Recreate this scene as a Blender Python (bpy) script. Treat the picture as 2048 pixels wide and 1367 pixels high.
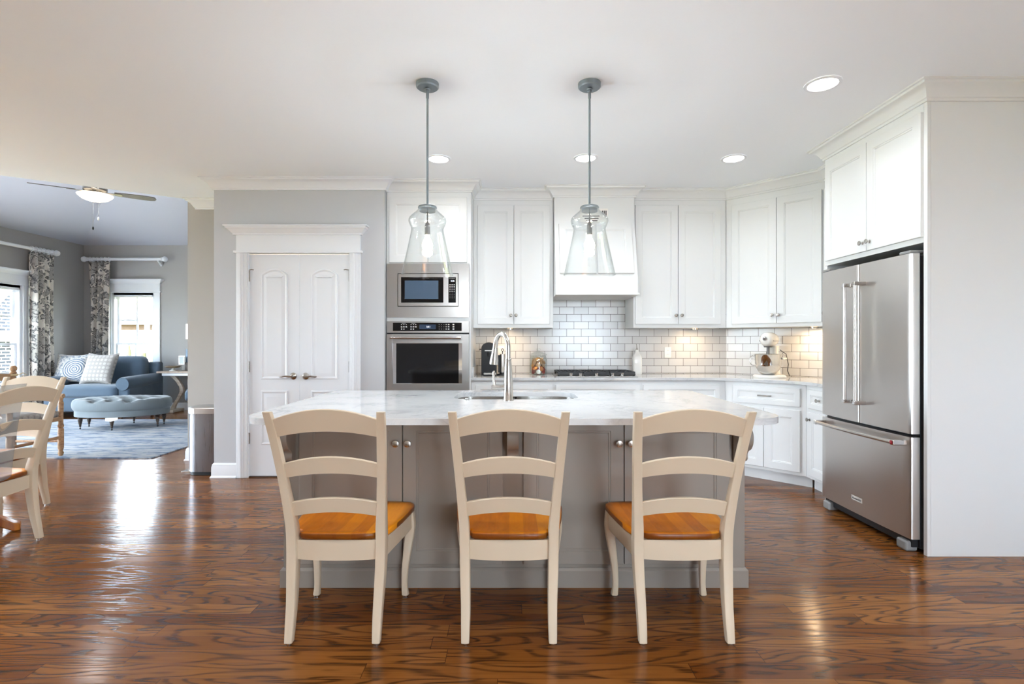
import bpy, bmesh, math, random
from mathutils import Vector, Matrix
random.seed(7)
sc = bpy.context.scene
for o in list(bpy.data.objects):
    bpy.data.objects.remove(o)
PI = math.pi
R = math.radians

# ------------------------------------------------------------------ camera
cd = bpy.data.cameras.new('camera'); cam = bpy.data.objects.new('camera', cd)
sc.collection.objects.link(cam); sc.camera = cam
cam.location = (0, 0, 1.25); cam.rotation_euler = (R(90), 0, 0)
cd.sensor_width = 36; cd.lens = 1040/2048*36; cd.clip_start = .02; cd.clip_end = 300
F = 1040.0
def WX(px, Y): return (px-1024)*Y/F
def WZ(py, Y): return 1.25-(py-683.5)*Y/F

# ------------------------------------------------------------------ exposure, world, sun, daylight
vs = sc.view_settings
vs.view_transform = 'Standard'; vs.look = 'None'; vs.gamma = 1; vs.use_curve_mapping = False
vs.exposure = 0.8
EXPO = 1.0
sc.cycles.max_bounces = 10; sc.cycles.diffuse_bounces = 5; sc.cycles.glossy_bounces = 5
sc.cycles.transmission_bounces = 6; sc.cycles.transparent_max_bounces = 12
sc.cycles.sample_clamp_indirect = 4.0; sc.cycles.caustics_reflective = False; sc.cycles.caustics_refractive = False
w = bpy.data.worlds.new('world'); sc.world = w; w.use_nodes = True
bg = w.node_tree.nodes['Background']; bg.inputs[0].default_value = (.79, .895, 1.0, 1); bg.inputs[1].default_value = 18.5
def lamp(name, kind, loc, energy, color=(1, 1, 1), rot=(0, 0, 0), parent=None, **kw):
    d = bpy.data.lights.new(name, kind); d.energy = energy; d.color = color
    for k, v in kw.items(): setattr(d, k, v)
    o = bpy.data.objects.new(name, d); sc.collection.objects.link(o)
    o.location = loc; o.rotation_euler = rot; o.parent = parent
    return o
lamp('sun', 'SUN', (-20, 0, 12), 85.0, (1, .985, .96), (R(40), 0, R(-8)), angle=R(2))
def portal(name, loc, rot, sx, sy):
    o = lamp(name, 'AREA', loc, 1, (1, 1, 1), rot, shape='RECTANGLE', size=sx, size_y=sy)
    o.data.cycles.is_portal = True
    return o
KEL_W = (.87, .935, 1.0)     # warm bulbs
KEL_N = (.88, .94, 1.0)   # ceiling cans
CAN_W = 3.0; PEND_W = 17.0; UNDER_W = 1.15; FAN_W = 7.0

# ------------------------------------------------------------------ helpers
def col(h):
    h = h.lstrip('#'); c = [int(h[i:i+2], 16)/255 for i in (0, 2, 4)]
    return tuple(x/12.92 if x <= .04045 else ((x+.055)/1.055)**2.4 for x in c)+(1,)

class M:
    def __init__(s): s.bm = bmesh.new(); s.T = Matrix.Identity(4)
    def v(s, co): return s.bm.verts.new(s.T @ Vector(co))
    def f(s, vs):
        try: return s.bm.faces.new(vs)
        except ValueError: return None
    def box(s, x0, x1, y0, y1, z0, z1):
        p = [s.v((x, y, z)) for z in (z0, z1) for (x, y) in ((x0, y0), (x1, y0), (x1, y1), (x0, y1))]
        for q in ((3, 2, 1, 0), (4, 5, 6, 7), (0, 1, 5, 4), (1, 2, 6, 5), (2, 3, 7, 6), (3, 0, 4, 7)): s.f([p[i] for i in q])
        return s
    def loft(s, rings, cap0=True, cap1=True):
        rr = [[s.v(c) for c in r] for r in rings]; n = len(rr[0])
        for a, b in zip(rr, rr[1:]):
            for i in range(n): s.f([a[i], a[(i+1) % n], b[(i+1) % n], b[i]])
        if cap0: s.f(rr[0][::-1])
        if cap1: s.f(rr[-1])
        return s
    def prism(s, pts, z0, z1): return s.loft([[(x, y, z0) for x, y in pts], [(x, y, z1) for x, y in pts]])
    def extr(s, pts, x0, x1):  # (y,z) outline extruded along x
        return s.loft([[(x0, y, z) for y, z in pts], [(x1, y, z) for y, z in pts]])
    def lathe(s, prof, cx=0, cy=0, seg=32, cap=True):
        rings = [[(cx+max(r, 1e-5)*math.cos(2*PI*i/seg), cy+max(r, 1e-5)*math.sin(2*PI*i/seg), z) for i in range(seg)] for r, z in prof]
        return s.loft(rings, cap, cap)
    def tube(s, path, r, seg=12, caps=True):
        path = [Vector(p) for p in path]; n = len(path)
        rs = r if isinstance(r, (list, tuple)) else [r]*n
        up = None; rings = []
        for i, p in enumerate(path):
            t = (path[min(i+1, n-1)]-path[max(i-1, 0)]).normalized()
            if up is None: up = Vector((0, 0, 1)) if abs(t.z) < .9 else Vector((1, 0, 0))
            a = t.cross(up).normalized(); up = a.cross(t).normalized()
            rings.append([p+(a*math.cos(2*PI*k/seg)+up*math.sin(2*PI*k/seg))*rs[i] for k in range(seg)])
        return s.loft(rings, caps, caps)
    def ell(s, c, rx, ry, rz, seg=20, rows=12):
        return s.loft([[(c[0]+rx*max(math.sin(PI*j/rows), 1e-4)*math.cos(2*PI*i/seg), c[1]+ry*max(math.sin(PI*j/rows), 1e-4)*math.sin(2*PI*i/seg), c[2]-rz*math.cos(PI*j/rows)) for i in range(seg)] for j in range(rows+1)])
    def rings(s, x0, x1, z0, z1, rg, back=None):  # front-facing (-y) stacked rectangles: [(inset, y)]
        def rc(i, y): return [(x0+i, y, z0+i), (x1-i, y, z0+i), (x1-i, y, z1-i), (x0+i, y, z1-i)]
        L = ([rc(0, back)] if back is not None else [])+[rc(i, y) for i, y in rg]
        return s.loft(L, back is not None, True)
    def shaker(s, x0, x1, z0, z1, y, t=.02, fr=.062, d=.009):
        return s.rings(x0, x1, z0, z1, [(0, y-t+.002), (.002, y-t), (fr, y-t), (fr+.003, y-t+.004), (fr+.009, y-t+.004), (fr+.013, y-t+d)], back=y)
    def grid(s, nx, ny, fn, closed_u=False):
        vv = [[s.v(fn(i/(nx-1) if not closed_u else i/nx, j/(ny-1))) for i in range(nx)] for j in range(ny)]
        for j in range(ny-1):
            for i in range(nx if closed_u else nx-1):
                s.f([vv[j][i], vv[j][(i+1) % nx], vv[j+1][(i+1) % nx], vv[j+1][i]])
        return s
    def build(s, name, mat, parent=None, bevel=0, seg=2, smooth=40, weld=True, solid=0, sub=0):
        if weld: bmesh.ops.remove_doubles(s.bm, verts=s.bm.verts, dist=1e-5)
        bmesh.ops.recalc_face_normals(s.bm, faces=s.bm.faces)
        me = bpy.data.meshes.new(name); s.bm.to_mesh(me); s.bm.free()
        me.materials.append(mat)
        if smooth:
            for p in me.polygons: p.use_smooth = True
            me.set_sharp_from_angle(angle=R(smooth))
        o = bpy.data.objects.new(name, me); sc.collection.objects.link(o); o.parent = parent
        if solid:
            m = o.modifiers.new('solid', 'SOLIDIFY'); m.thickness = solid; m.offset = 0
        if bevel:
            m = o.modifiers.new('bevel', 'BEVEL'); m.width = bevel; m.segments = seg; m.limit_method = 'ANGLE'; m.angle_limit = R(35); m.harden_normals = True
        if sub:
            m = o.modifiers.new('sub', 'SUBSURF'); m.levels = sub; m.render_levels = sub
        return o

def tag(o, label, cat, group=None, kind=None):
    if label: o['label'] = label
    if cat: o['category'] = cat
    if group: o['group'] = group
    if kind: o['kind'] = kind
    return o
def thing(name, label, cat, loc=(0, 0, 0), rz=0, group=None):
    o = bpy.data.objects.new(name, None); sc.collection.objects.link(o)
    o.location = loc; o.rotation_euler = (0, 0, rz); o.empty_display_size = .1
    return tag(o, label, cat, group)
def struct(o): o['kind'] = 'structure'; return o
def kids(o): return [c for c in bpy.data.objects if c.parent == o]
def dup(root, loc, rz, label=None, group=None):
    def cp(o, par):
        c = o.copy(); sc.collection.objects.link(c); c.parent = par
        for k in kids_of.get(o.name, ()): cp(k, c)
        return c
    kids_of = {}
    for c in bpy.data.objects:
        if c.parent: kids_of.setdefault(c.parent.name, []).append(c)
    r = cp(root, None); r.location = loc; r.rotation_euler = (0, 0, rz)
    if label: r['label'] = label
    if group: r['group'] = group
    return r
def sweep(m, poly, prof, close_ends=True):
    """sweep an (out, z) profile along a plan polyline; out = right-hand side of travel"""
    P = [Vector(p) for p in poly]; n = len(P); rings = []
    for i, p in enumerate(P):
        ns = []
        for a, b in ((i-1, i), (i, i+1)):
            if 0 <= a and b < n:
                d = (P[b]-P[a]).normalized(); ns.append(Vector((d.y, -d.x)))
        if len(ns) == 2:
            k = ns[0]+ns[1]; k = k/(k.dot(ns[0]))
        else: k = ns[0]
        rings.append([(p.x+k.x*o, p.y+k.y*o, z) for o, z in prof])
    m.loft(rings, close_ends, close_ends); return m
def fillet(pts, rad, n=8):
    out = []; N = len(pts)
    for i, p in enumerate(pts):
        r = rad[i] if isinstance(rad, (list, tuple)) else rad
        p = Vector(p)
        if not r: out.append(tuple(p)); continue
        a = (Vector(pts[i-1])-p).normalized(); b = (Vector(pts[(i+1) % N])-p).normalized()
        ang = a.angle(b); d = r/math.tan(ang/2)
        c = p+(a+b).normalized()*(r/math.sin(ang/2))
        s0 = p+a*d-c; s1 = p+b*d-c
        a0 = math.atan2(s0.y, s0.x); a1 = math.atan2(s1.y, s1.x)
        da = (a1-a0+PI) % (2*PI)-PI
        for k in range(n+1): out.append((c.x+r*math.cos(a0+da*k/n), c.y+r*math.sin(a0+da*k/n)))
    return out
def text_mesh(body, size, name, mat, parent, loc, rot, extrude=.0006, align='CENTER'):
    cu = bpy.data.curves.new('t', 'FONT'); cu.body = body; cu.size = size; cu.extrude = extrude; cu.align_x = align; cu.align_y = 'CENTER'
    to = bpy.data.objects.new('t', cu); sc.collection.objects.link(to)
    me = bpy.data.meshes.new_from_object(to.evaluated_get(bpy.context.evaluated_depsgraph_get()))
    bpy.data.objects.remove(to)
    me.materials.clear(); me.materials.append(mat)
    o = bpy.data.objects.new(name, me); sc.collection.objects.link(o); o.parent = parent; o.location = loc; o.rotation_euler = rot
    return o

# ------------------------------------------------------------------ materials
class N:
    def __init__(s, name):
        s.m = bpy.data.materials.new(name); s.m.use_nodes = True; s.t = s.m.node_tree; s.n = s.t.nodes
        s.b = s.n['Principled BSDF']; s.o = s.n['Material Output']
    def __call__(s, typ, ins=None, **kw):
        x = s.n.new(typ)
        for k, v in kw.items(): setattr(x, k, v)
        for k, v in (ins or {}).items():
            if isinstance(v, bpy.types.NodeSocket): s.t.links.new(v, x.inputs[k])
            else: x.inputs[k].default_value = v
        return x
    def math(s, op, a, b=None, c=None):
        ins = {0: a}
        if b is not None: ins[1] = b
        if c is not None: ins[2] = c
        return s('ShaderNodeMath', ins, operation=op).outputs[0]
    def ramp(s, fac, stops, interp='LINEAR'):
        x = s('ShaderNodeValToRGB', {0: fac}); cr = x.color_ramp; cr.interpolation = interp
        while len(cr.elements) < len(stops): cr.elements.new(.5)
        for e, (p, c) in zip(cr.elements, stops):
            e.position = p; e.color = col(c) if isinstance(c, str) else c
        return x.outputs[0]
    def mix(s, fac, a, b, blend='MIX'):
        x = s('ShaderNodeMix', data_type='RGBA', blend_type=blend)
        for i, v in ((0, fac), (6, a), (7, b)):
            if isinstance(v, str): v = col(v)
            if isinstance(v, bpy.types.NodeSocket): s.t.links.new(v, x.inputs[i])
            else: x.inputs[i].default_value = v
        return x.outputs[2]
    def set(s, **kw):
        for k, v in kw.items():
            k = k.replace('_', ' ')
            if isinstance(v, str): v = col(v)
            if isinstance(v, bpy.types.NodeSocket): s.t.links.new(v, s.b.inputs[k])
            else: s.b.inputs[k].default_value = v
        return s
    def bump(s, h, strength=.2, dist=.01):
        x = s('ShaderNodeBump', {'Height': h, 'Strength': strength, 'Distance': dist})
        s.t.links.new(x.outputs[0], s.b.inputs['Normal']); return s
    def pos(s, scale=(1, 1, 1), kind='Object'):
        tc = s('ShaderNodeTexCoord'); mp = s('ShaderNodeMapping', {0: tc.outputs[kind]}); mp.inputs['Scale'].default_value = scale
        return mp.outputs[0]
    def noise(s, vec, scale, detail=3, rough=.5, dist=0, w=None):
        x = s('ShaderNodeTexNoise', {'Vector': vec, 'Scale': scale, 'Detail': detail, 'Roughness': rough, 'Distortion': dist})
        if w is not None:
            x.noise_dimensions = '4D'; s.t.links.new(w, x.inputs['W'])
        return x.outputs[0]

def plain(name, c, rough=.5, metal=0, bump=0, bscale=200, var=0, **kw):
    n = N(name); n.set(Base_Color=c, Roughness=rough, Metallic=metal)
    if bump or var:
        f = n.noise(n.pos(), bscale, 3)
        if bump: n.bump(f, bump, .002)
        if var:
            f2 = n.noise(n.pos(), 3, 3)
            hsv = n('ShaderNodeHueSaturation', {'Color': col(c) if isinstance(c, str) else c, 'Value': n.math('MULTIPLY_ADD', f2, var*2, 1-var)})
            n.set(Base_Color=hsv.outputs[0])
    n.set(**kw)
    return n.m
def emit(name, c, strength):
    n = N(name); n.set(Base_Color=c, Emission_Color=c, Emission_Strength=strength, Roughness=.4); return n.m
def brushed(name, c, rough, axis):
    n = N(name); sc_ = {'x': (2, 90, 400), 'y': (90, 2, 400), 'z': (300, 300, 3)}[axis]
    f = n.noise(n.pos(sc_), 1, 3); n.set(Base_Color=c, Metallic=1.0, Roughness=n.math('MULTIPLY_ADD', f, .04, rough-.02))
    return n.m
def glassy(name, tint, rough=.02, ior=1.45, extra=.0, edge=(.75, .78, .78, 1)):
    n = N(name); n.n.remove(n.b)
    tr = n('ShaderNodeBsdfTransparent', {}); gl = n('ShaderNodeBsdfGlossy', {'Color': (1, 1, 1, 1), 'Roughness': rough})
    lw = n('ShaderNodeLayerWeight', {'Blend': .5}); f0 = ((ior-1)/(ior+1))**2
    fac = n.math('MULTIPLY_ADD', n.math('POWER', lw.outputs['Facing'], 4.0), .55, f0+extra)
    n.t.links.new(n.mix(n.math('POWER', lw.outputs['Facing'], 3.0), tint, edge), tr.inputs[0])
    mx = n('ShaderNodeMixShader', {0: fac, 1: tr.outputs[0], 2: gl.outputs[0]})
    n.t.links.new(mx.outputs[0], n.o.inputs[0]); return n.m

def floor_mat():
    n = N('oak floor'); tc = n('ShaderNodeTexCoord'); sp = n('ShaderNodeSeparateXYZ', {0: tc.outputs['Object']})
    x, y = sp.outputs[0], sp.outputs[1]; PW, PL = .092, 1.25
    ry = n.math('DIVIDE', y, PW); row = n.math('FLOOR', ry)
    wn = n('ShaderNodeTexWhiteNoise', {'W': row}, noise_dimensions='1D').outputs[0]
    rx = n.math('ADD', n.math('DIVIDE', x, PL), n.math('MULTIPLY', wn, 17.3)); cl = n.math('FLOOR', rx)
    cv = n('ShaderNodeCombineXYZ', {0: row, 1: cl}); idn = n('ShaderNodeTexWhiteNoise', {0: cv.outputs[0]}, noise_dimensions='2D')
    pid = idn.outputs[0]
    seed = n.math('MULTIPLY', pid, 60.0)
    v1 = n('ShaderNodeCombineXYZ', {0: n.math('MULTIPLY', x, 1.5), 1: n.math('MULTIPLY', y, 10.0)}).outputs[0]
    field = n.noise(v1, 1.0, 1.0, .4, .12, w=seed)
    ringf = n.math('ADD', n.math('MULTIPLY', field, n.math('MULTIPLY_ADD', idn.outputs[0], 9.0, 6.0)), n.math('MULTIPLY', y, 14.0))
    ring = n.math('FRACT', ringf)
    ringm = n.ramp(ring, [(0, (1, 1, 1, 1)), (.13, (.9, .9, .9, 1)), (.27, (.15, .15, .15, 1)), (.55, (0, 0, 0, 1)), (.86, (.05, .05, .05, 1)), (1, (1, 1, 1, 1))])
    v2 = n('ShaderNodeCombineXYZ', {0: n.math('MULTIPLY', x, 5.0), 1: n.math('MULTIPLY', y, 260.0)}).outputs[0]
    fine = n.noise(v2, 1.0, 2, .6, 0, w=seed)
    finem = n.ramp(fine, [(.35, (1, 1, 1, 1)), (.6, (0, 0, 0, 1))])
    dark = n.math('MULTIPLY', ringm, n.math('MULTIPLY_ADD', finem, .6, .5))
    dark = n.math('MINIMUM', n.math('ADD', dark, n.math('MULTIPLY', finem, .22)), 1.0)
    base = n.ramp(pid, [(0, '#6b3c17'), (.3, '#865325'), (.6, '#78471d'), (.8, '#97622f'), (1, '#633514')])
    c = n.mix(n.math('MULTIPLY', dark, .8), base, '#1f0f06')
    fy = n.math('FRACT', ry); fx = n.math('FRACT', rx)
    ey = n.math('LESS_THAN', n.math('MINIMUM', fy, n.math('SUBTRACT', 1.0, fy)), .010)
    ex = n.math('LESS_THAN', n.math('MINIMUM', fx, n.math('SUBTRACT', 1.0, fx)), .0012)
    gap = n.math('MAXIMUM', ey, ex)
    c = n.mix(n.math('MULTIPLY', gap, .6), c, '#1c0c05')
    wav = n.noise(n('ShaderNodeCombineXYZ', {0: n.math('MULTIPLY', x, .8), 1: n.math('MULTIPLY', y, 11.0)}).outputs[0], 1, 2, .5, 0, w=seed)
    h = n.math('ADD', n.math('MULTIPLY', wav, 1.0), n.math('ADD', n.math('MULTIPLY', dark, -.12), n.math('MULTIPLY', gap, -.4)))
    n.bump(h, .36, .006)
    n.set(Base_Color=c, Roughness=n.math('MULTIPLY_ADD', fine, .06, .11)); n.b.inputs['Specular IOR Level'].default_value = .26
    return n.m
def tile_mat():
    n = N('subway tile'); tc = n('ShaderNodeTexCoord'); sp = n('ShaderNodeSeparateXYZ', {0: tc.outputs['Object']})
    v = n('ShaderNodeCombineXYZ', {0: n.math('ADD', sp.outputs[0], .0+20*.1546), 1: n.math('SUBTRACT', sp.outputs[2], .998-20*.0779)})
    b = n('ShaderNodeTexBrick', {'Vector': v.outputs[0], 'Color1': col('#dad9d8'), 'Color2': col('#cdcccb'), 'Mortar': col('#4a4541'), 'Scale': 1.0, 'Mortar Size': .0019, 'Mortar Smooth': .15, 'Bias': 0, 'Brick Width': .1546, 'Row Height': .0779})
    b.offset = .5; b.squash = 1
    f = n.noise(n.pos(), 9, 2)
    h = n.math('ADD', n.math('MULTIPLY', b.outputs['Fac'], -1.0), n.math('MULTIPLY', f, .5))
    n.set(Base_Color=b.outputs[0], Roughness=n.math('MULTIPLY_ADD', b.outputs['Fac'], .6, .17)); n.bump(h, .35, .004)
    return n.m
def marble_mat(name, a='#d0d1d2', v1='#83888f', amt=.65):
    n = N(name); p = n.pos()
    d = n.noise(p, 3.2, 6, .62, .6)
    ridge = n.math('ABSOLUTE', n.math('SUBTRACT', d, .5))
    vein = n.ramp(ridge, [(0, (1, 1, 1, 1)), (.018, (.45, .45, .45, 1)), (.06, (0, 0, 0, 1))])
    d2 = n.noise(p, 11, 5, .6, .9); r2 = n.math('ABSOLUTE', n.math('SUBTRACT', d2, .5))
    vein2 = n.ramp(r2, [(0, (.6, .6, .6, 1)), (.03, (0, 0, 0, 1))])
    cloud = n.ramp(n.noise(p, 4, 4), [(.42, (0, 0, 0, 1)), (.75, (1, 1, 1, 1))])
    f = n.math('MULTIPLY', n.math('MAXIMUM', vein, vein2), n.math('MULTIPLY_ADD', cloud, .9, .12))
    n.set(Base_Color=n.mix(n.math('MULTIPLY', f, amt), n.mix(n.math('MULTIPLY', cloud, .3), a, '#c2c5c8'), v1), Roughness=.06)
    return n.m
def seat_mat():
    n = N('honey maple'); tc = n('ShaderNodeTexCoord'); sp = n('ShaderNodeSeparateXYZ', {0: tc.outputs['Object']})
    st = n('ShaderNodeTexWhiteNoise', {'W': n.math('FLOOR', n.math('DIVIDE', sp.outputs[0], .062))}, noise_dimensions='1D').outputs[0]
    g = n.noise(n.pos((14, 3, 3)), 3, 4, .6, .5)
    c = n.ramp(n.math('MULTIPLY_ADD', st, .5, n.math('MULTIPLY', g, .5)), [(.15, '#c96c05'), (.5, '#ec8c10'), (.85, '#faa522')])
    # the glaze is darker along the rounded rim
    r = n.math('MAXIMUM', n.math('DIVIDE', n.math('ABSOLUTE', sp.outputs[0]), .27), n.math('DIVIDE', n.math('ABSOLUTE', n.math('SUBTRACT', sp.outputs[1], .015)), .235))
    zed = n.math('LESS_THAN', sp.outputs[2], .4385)
    rim = n.math('MAXIMUM', n.ramp(r, [(.78, (0, 0, 0, 1)), (.95, (.7, .7, .7, 1))]), n.math('MULTIPLY', n.math('MULTIPLY', zed, n.math('GREATER_THAN', r, .84)), .85))
    n.set(Base_Color=n.mix(rim, c, '#4e1f07'), Roughness=.34); n.b.inputs['Specular IOR Level'].default_value = .3; return n.m
def floral_mat():
    n = N('floral linen'); p = n.pos()
    wob = n.noise(p, 6, 2); q = n('ShaderNodeVectorMath', {0: p, 1: n('ShaderNodeCombineXYZ', {1: wob, 2: wob}).outputs[0]}, operation='ADD').outputs[0]
    vo = n('ShaderNodeTexVoronoi', {'Vector': q, 'Scale': 6.0, 'Randomness': .9})
    petals = n.noise(q, 17, 3, .6, 2.0)
    blob = n.ramp(vo.outputs[0], [(.40, (1, 1, 1, 1)), (.72, (0, 0, 0, 1))])
    f = n.ramp(n.math('ADD', n.math('MULTIPLY', blob, .5), n.math('MULTIPLY', petals, .5)), [(.42, (0, 0, 0, 1)), (.5, (.8, .8, .8, 1)), (.62, (1, 1, 1, 1)), (.72, (.5, .5, .5, 1))])
    n.set(Base_Color=n.mix(f, '#d6cfc5', '#3c3c3f'), Roughness=.9); return n.m
def rug_mat():
    n = N('distressed rug'); p = n.pos((1.2, 5, 1))
    a = n.noise(p, 2.6, 7, .7, .6); b = n.noise(p, 7, 5, .7, .8)
    c = n.ramp(a, [(.33, '#3c4a61'), (.45, '#6b7686'), (.52, '#989a9e'), (.66, '#a8a39e')])
    c = n.mix(n.ramp(b, [(.5, (0, 0, 0, 1)), (.66, (.7, .7, .7, 1))]), c, '#8592a8')
    n.set(Base_Color=c, Roughness=.95); n.bump(n.noise(p, 120, 2), .4, .004); return n.m
def medallion_mat():
    n = N('medallion linen'); tc = n('ShaderNodeTexCoord'); sp = n('ShaderNodeSeparateXYZ', {0: tc.outputs['Object']})
    dx = n.math('ADD', sp.outputs[0], -.085); dz = n.math('ADD', sp.outputs[2], .03)
    r = n.math('SQRT', n.math('ADD', n.math('MULTIPLY', dx, dx), n.math('MULTIPLY', dz, dz)))
    r = n.math('ADD', r, n.math('MULTIPLY', n.noise(n.pos(), 30, 2), .012))
    rg = n.math('SINE', n.math('MULTIPLY', r, 190.0)); ins = n.math('LESS_THAN', r, .185)
    fl = n.ramp(n.noise(n.pos(), 15, 3, .6, 2), [(.5, (0, 0, 0, 1)), (.56, (1, 1, 1, 1))])
    f = n.math('ADD', n.math('MULTIPLY', ins, n.math('GREATER_THAN', rg, .1)), n.math('MULTIPLY', n.math('SUBTRACT', 1.0, ins), n.math('MULTIPLY', fl, .75)))
    n.set(Base_Color=n.mix(f, '#c2c0bd', '#5a6a80'), Roughness=.9); return n.m
def dots_mat():
    n = N('dotted linen'); vo = n('ShaderNodeTexVoronoi', {'Vector': n.pos(), 'Scale': 15.0, 'Randomness': .0})
    n.set(Base_Color=n.mix(n.ramp(vo.outputs[0], [(.35, (1, 1, 1, 1)), (.45, (0, 0, 0, 1))]), '#8f8a87', '#a8a39f'), Roughness=.9); return n.m
def fabric(name, c, c2=None):
    n = N(name); f = n.noise(n.pos(), 5, 4); n.set(Base_Color=n.mix(f, c, c2 or c), Roughness=.85, Sheen_Weight=.25)
    n.bump(n.noise(n.pos(), 300, 2), .25, .001); return n.m
def brick_mat():
    n = N('house brick'); tc = n('ShaderNodeTexCoord'); sp = n('ShaderNodeSeparateXYZ', {0: tc.outputs['Object']})
    v = n('ShaderNodeCombineXYZ', {0: n.math('ADD', sp.outputs[0], sp.outputs[1]), 1: sp.outputs[2]})
    b = n('ShaderNodeTexBrick', {'Vector': v.outputs[0], 'Color1': col('#171a21'), 'Color2': col('#262a33'), 'Mortar': col('#e4e2de'), 'Scale': 1.0, 'Mortar Size': .012, 'Brick Width': .24, 'Row Height': .085})
    n.set(Base_Color=b.outputs[0], Roughness=.9); return n.m
def wood(name, a, b, scale=(2, 30, 30), rough=.5):
    n = N(name); f = n.noise(n.pos(scale), 1.5, 4, .6, .6); n.set(Base_Color=n.mix(n.ramp(f, [(.35, (0, 0, 0, 1)), (.65, (1, 1, 1, 1))]), a, b), Roughness=rough); return n.m

m_floor = floor_mat(); m_tile = tile_mat(); m_quartz = marble_mat('white quartz')
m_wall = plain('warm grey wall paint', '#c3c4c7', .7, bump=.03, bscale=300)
m_wall_liv = plain('dimmed living wall paint', '#9a9794', .7)  # same paint as the kitchen walls; living room dimness put into its colour
m_ceil = plain('white ceiling paint', '#f4f7fb', .8, bump=.02, bscale=250)
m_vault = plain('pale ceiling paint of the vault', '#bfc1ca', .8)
m_stub = plain('shade-darkened wall paint', '#a8a29b', .7)  # same wall paint again, with the shade on the stub put into the colour
m_trim = plain('white trim paint', '#eaecf0', .35)
m_cab = plain('white cabinet paint', '#e6e7e7', .33)
m_taupe = plain('taupe cabinet paint', '#8f867d', .4)
m_steel = brushed('brushed steel', (.60, .575, .55, 1), .30, 'z')
m_steelx = brushed('brushed steel horizontal', (.46, .45, .44, 1), .36, 'x')
m_chrome = plain('polished chrome', (.75, .74, .73, 1), .08, 1)
m_nickel = brushed('satin nickel', (.52, .50, .47, 1), .24, 'z')
m_pewter = plain('pewter knob', (.30, .28, .255, 1), .35, 1)
m_zinc = plain('aged zinc', '#828b90', .5, .6, var=.3)
m_black = plain('black gloss', '#0a0a0c', .06)
m_blackm = plain('matte black iron', '#17181c', .45)
m_dark = plain('dark grey plastic', '#55565a', .5)
m_midgrey = plain('grey plastic', '#8a8a8a', .45)
m_cream = plain('cream glazed paint', '#cebda5', .38, var=.04)
m_seat = seat_mat()
m_glass = glassy('clear glass', (.97, .98, .98, 1), .01, 1.45, .02)
m_pane = glassy('window glass', (.95, .97, .98, 1), .0, 1.3, .0)
m_jar = glassy('jar glass', (.95, .97, .97, 1), .02, 1.5, .03)
m_lens = emit('lit lens', (1, .96, .9, 1), 9)
m_bulb = emit('lit bulb', (1, .80, .52, 1), 22)
m_bowl = emit('lit alabaster bowl', (1, .86, .66, 1), 1.2)
m_blue = fabric('blue velvet', '#364757', '#455768')
m_slate = fabric('slate linen', '#5c6468', '#6e767a')
m_floral = floral_mat(); m_rug = rug_mat(); m_med = medallion_mat(); m_dots = dots_mat()
m_white = plain('white plastic', '#f2f0ec', .3)
m_enamel = plain('white enamel', '#efede8', .12)
m_brown = wood('dark turned wood', '#2b211c', '#4a3a30')
m_honey = wood('honey stained wood', '#8f4d15', '#b8701f', (20, 20, 2), .3)
m_rustic = wood('rustic wood', '#8a6547', '#b08b66')
m_driftw = wood('washed wood', '#a99a8a', '#c9beb0')
m_walnut = wood('fan blade wood', '#4a4440', '#5d5650')
# ================================================================== ROOM SHELL
H = 2.75
struct(M().box(-8.1, 3.3, -3.3, 9.75, -.06, 0).build('floor', m_floor, smooth=0))
EA, EB = (-3.43, 5.45), (-8.0, 2.49)             # oblique edge where the flat ceiling ends
struct(M().prism([(3.23, -3.3), (3.23, 5.65), (-2.65, 5.65), (-2.65, 5.5), (-3.43, 5.5), EA, EB, (-8.0, -3.3)], H, H+.05).build('ceiling', m_ceil, smooth=0))
struct(M().prism([EA, EB, (-8.0, 2.39), (-3.43, 5.35)], H+.05, 4.1).build('wall_gable', m_wall, smooth=0))
m = M(); sl = .25; x0, x1, y0, y1, hz = -7.885, -3.43, 2.2, 9.58, 3.03; xm = (x0+x1)/2; rz = hz+sl*(xm-x0); yr = y1-(xm-x0)
a, b, c, d = m.v((x0, y0, hz)), m.v((x1, y0, hz)), m.v((x1, y1, hz)), m.v((x0, y1, hz)); e, f = m.v((xm, y0, rz)), m.v((xm, yr, rz))
m.f([a, e, f, d]); m.f([d, f, c]); m.f([c, f, e, b])
struct(m.build('ceiling_vault', m_vault, smooth=0))

def wall(name, mat, axis, a0, a1, p0, p1, z0, z1, holes=()):
    us = sorted({a0, a1, *[h[0] for h in holes], *[h[1] for h in holes]}); zs = sorted({z0, z1, *[h[2] for h in holes], *[h[3] for h in holes]})
    m = M()
    for ua, ub in zip(us, us[1:]):
        for za, zb in zip(zs, zs[1:]):
            if any(h[0] <= ua and ub <= h[1] and h[2] <= za and zb <= h[3] for h in holes): continue
            if axis == 'x': m.box(ua, ub, p0, p1, za, zb)
            else: m.box(p0, p1, ua, ub, za, zb)
    return struct(m.build(name, mat, smooth=0))
wall('wall_back', m_wall, 'x', -1.30, 3.23, 5.53, 5.65, 0, H)
wall('wall_pantry', m_wall, 'x', -2.751, -1.176, 4.80, 4.92, 0, H, [(-2.432, -1.50, 0, 2.066)])
wall('wall_pantry_side', m_wall, 'y', 4.92, 5.62, -2.751, -2.651, 0, H)
wall('wall_pantry_inner', m_wall, 'y', 4.92, 5.53, -1.30, -1.20, 0, H)
wall('wall_stub', m_stub, 'x', -3.43, -2.751, 5.50, 5.62, 0, H)
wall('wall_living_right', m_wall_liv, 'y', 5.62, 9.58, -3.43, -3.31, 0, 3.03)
WF = (-7.37, -6.575, .27, 2.16)
wall('wall_far', m_wall_liv, 'x', -8.0, -3.31, 9.58, 9.72, 0, 3.03, [WF])
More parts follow.
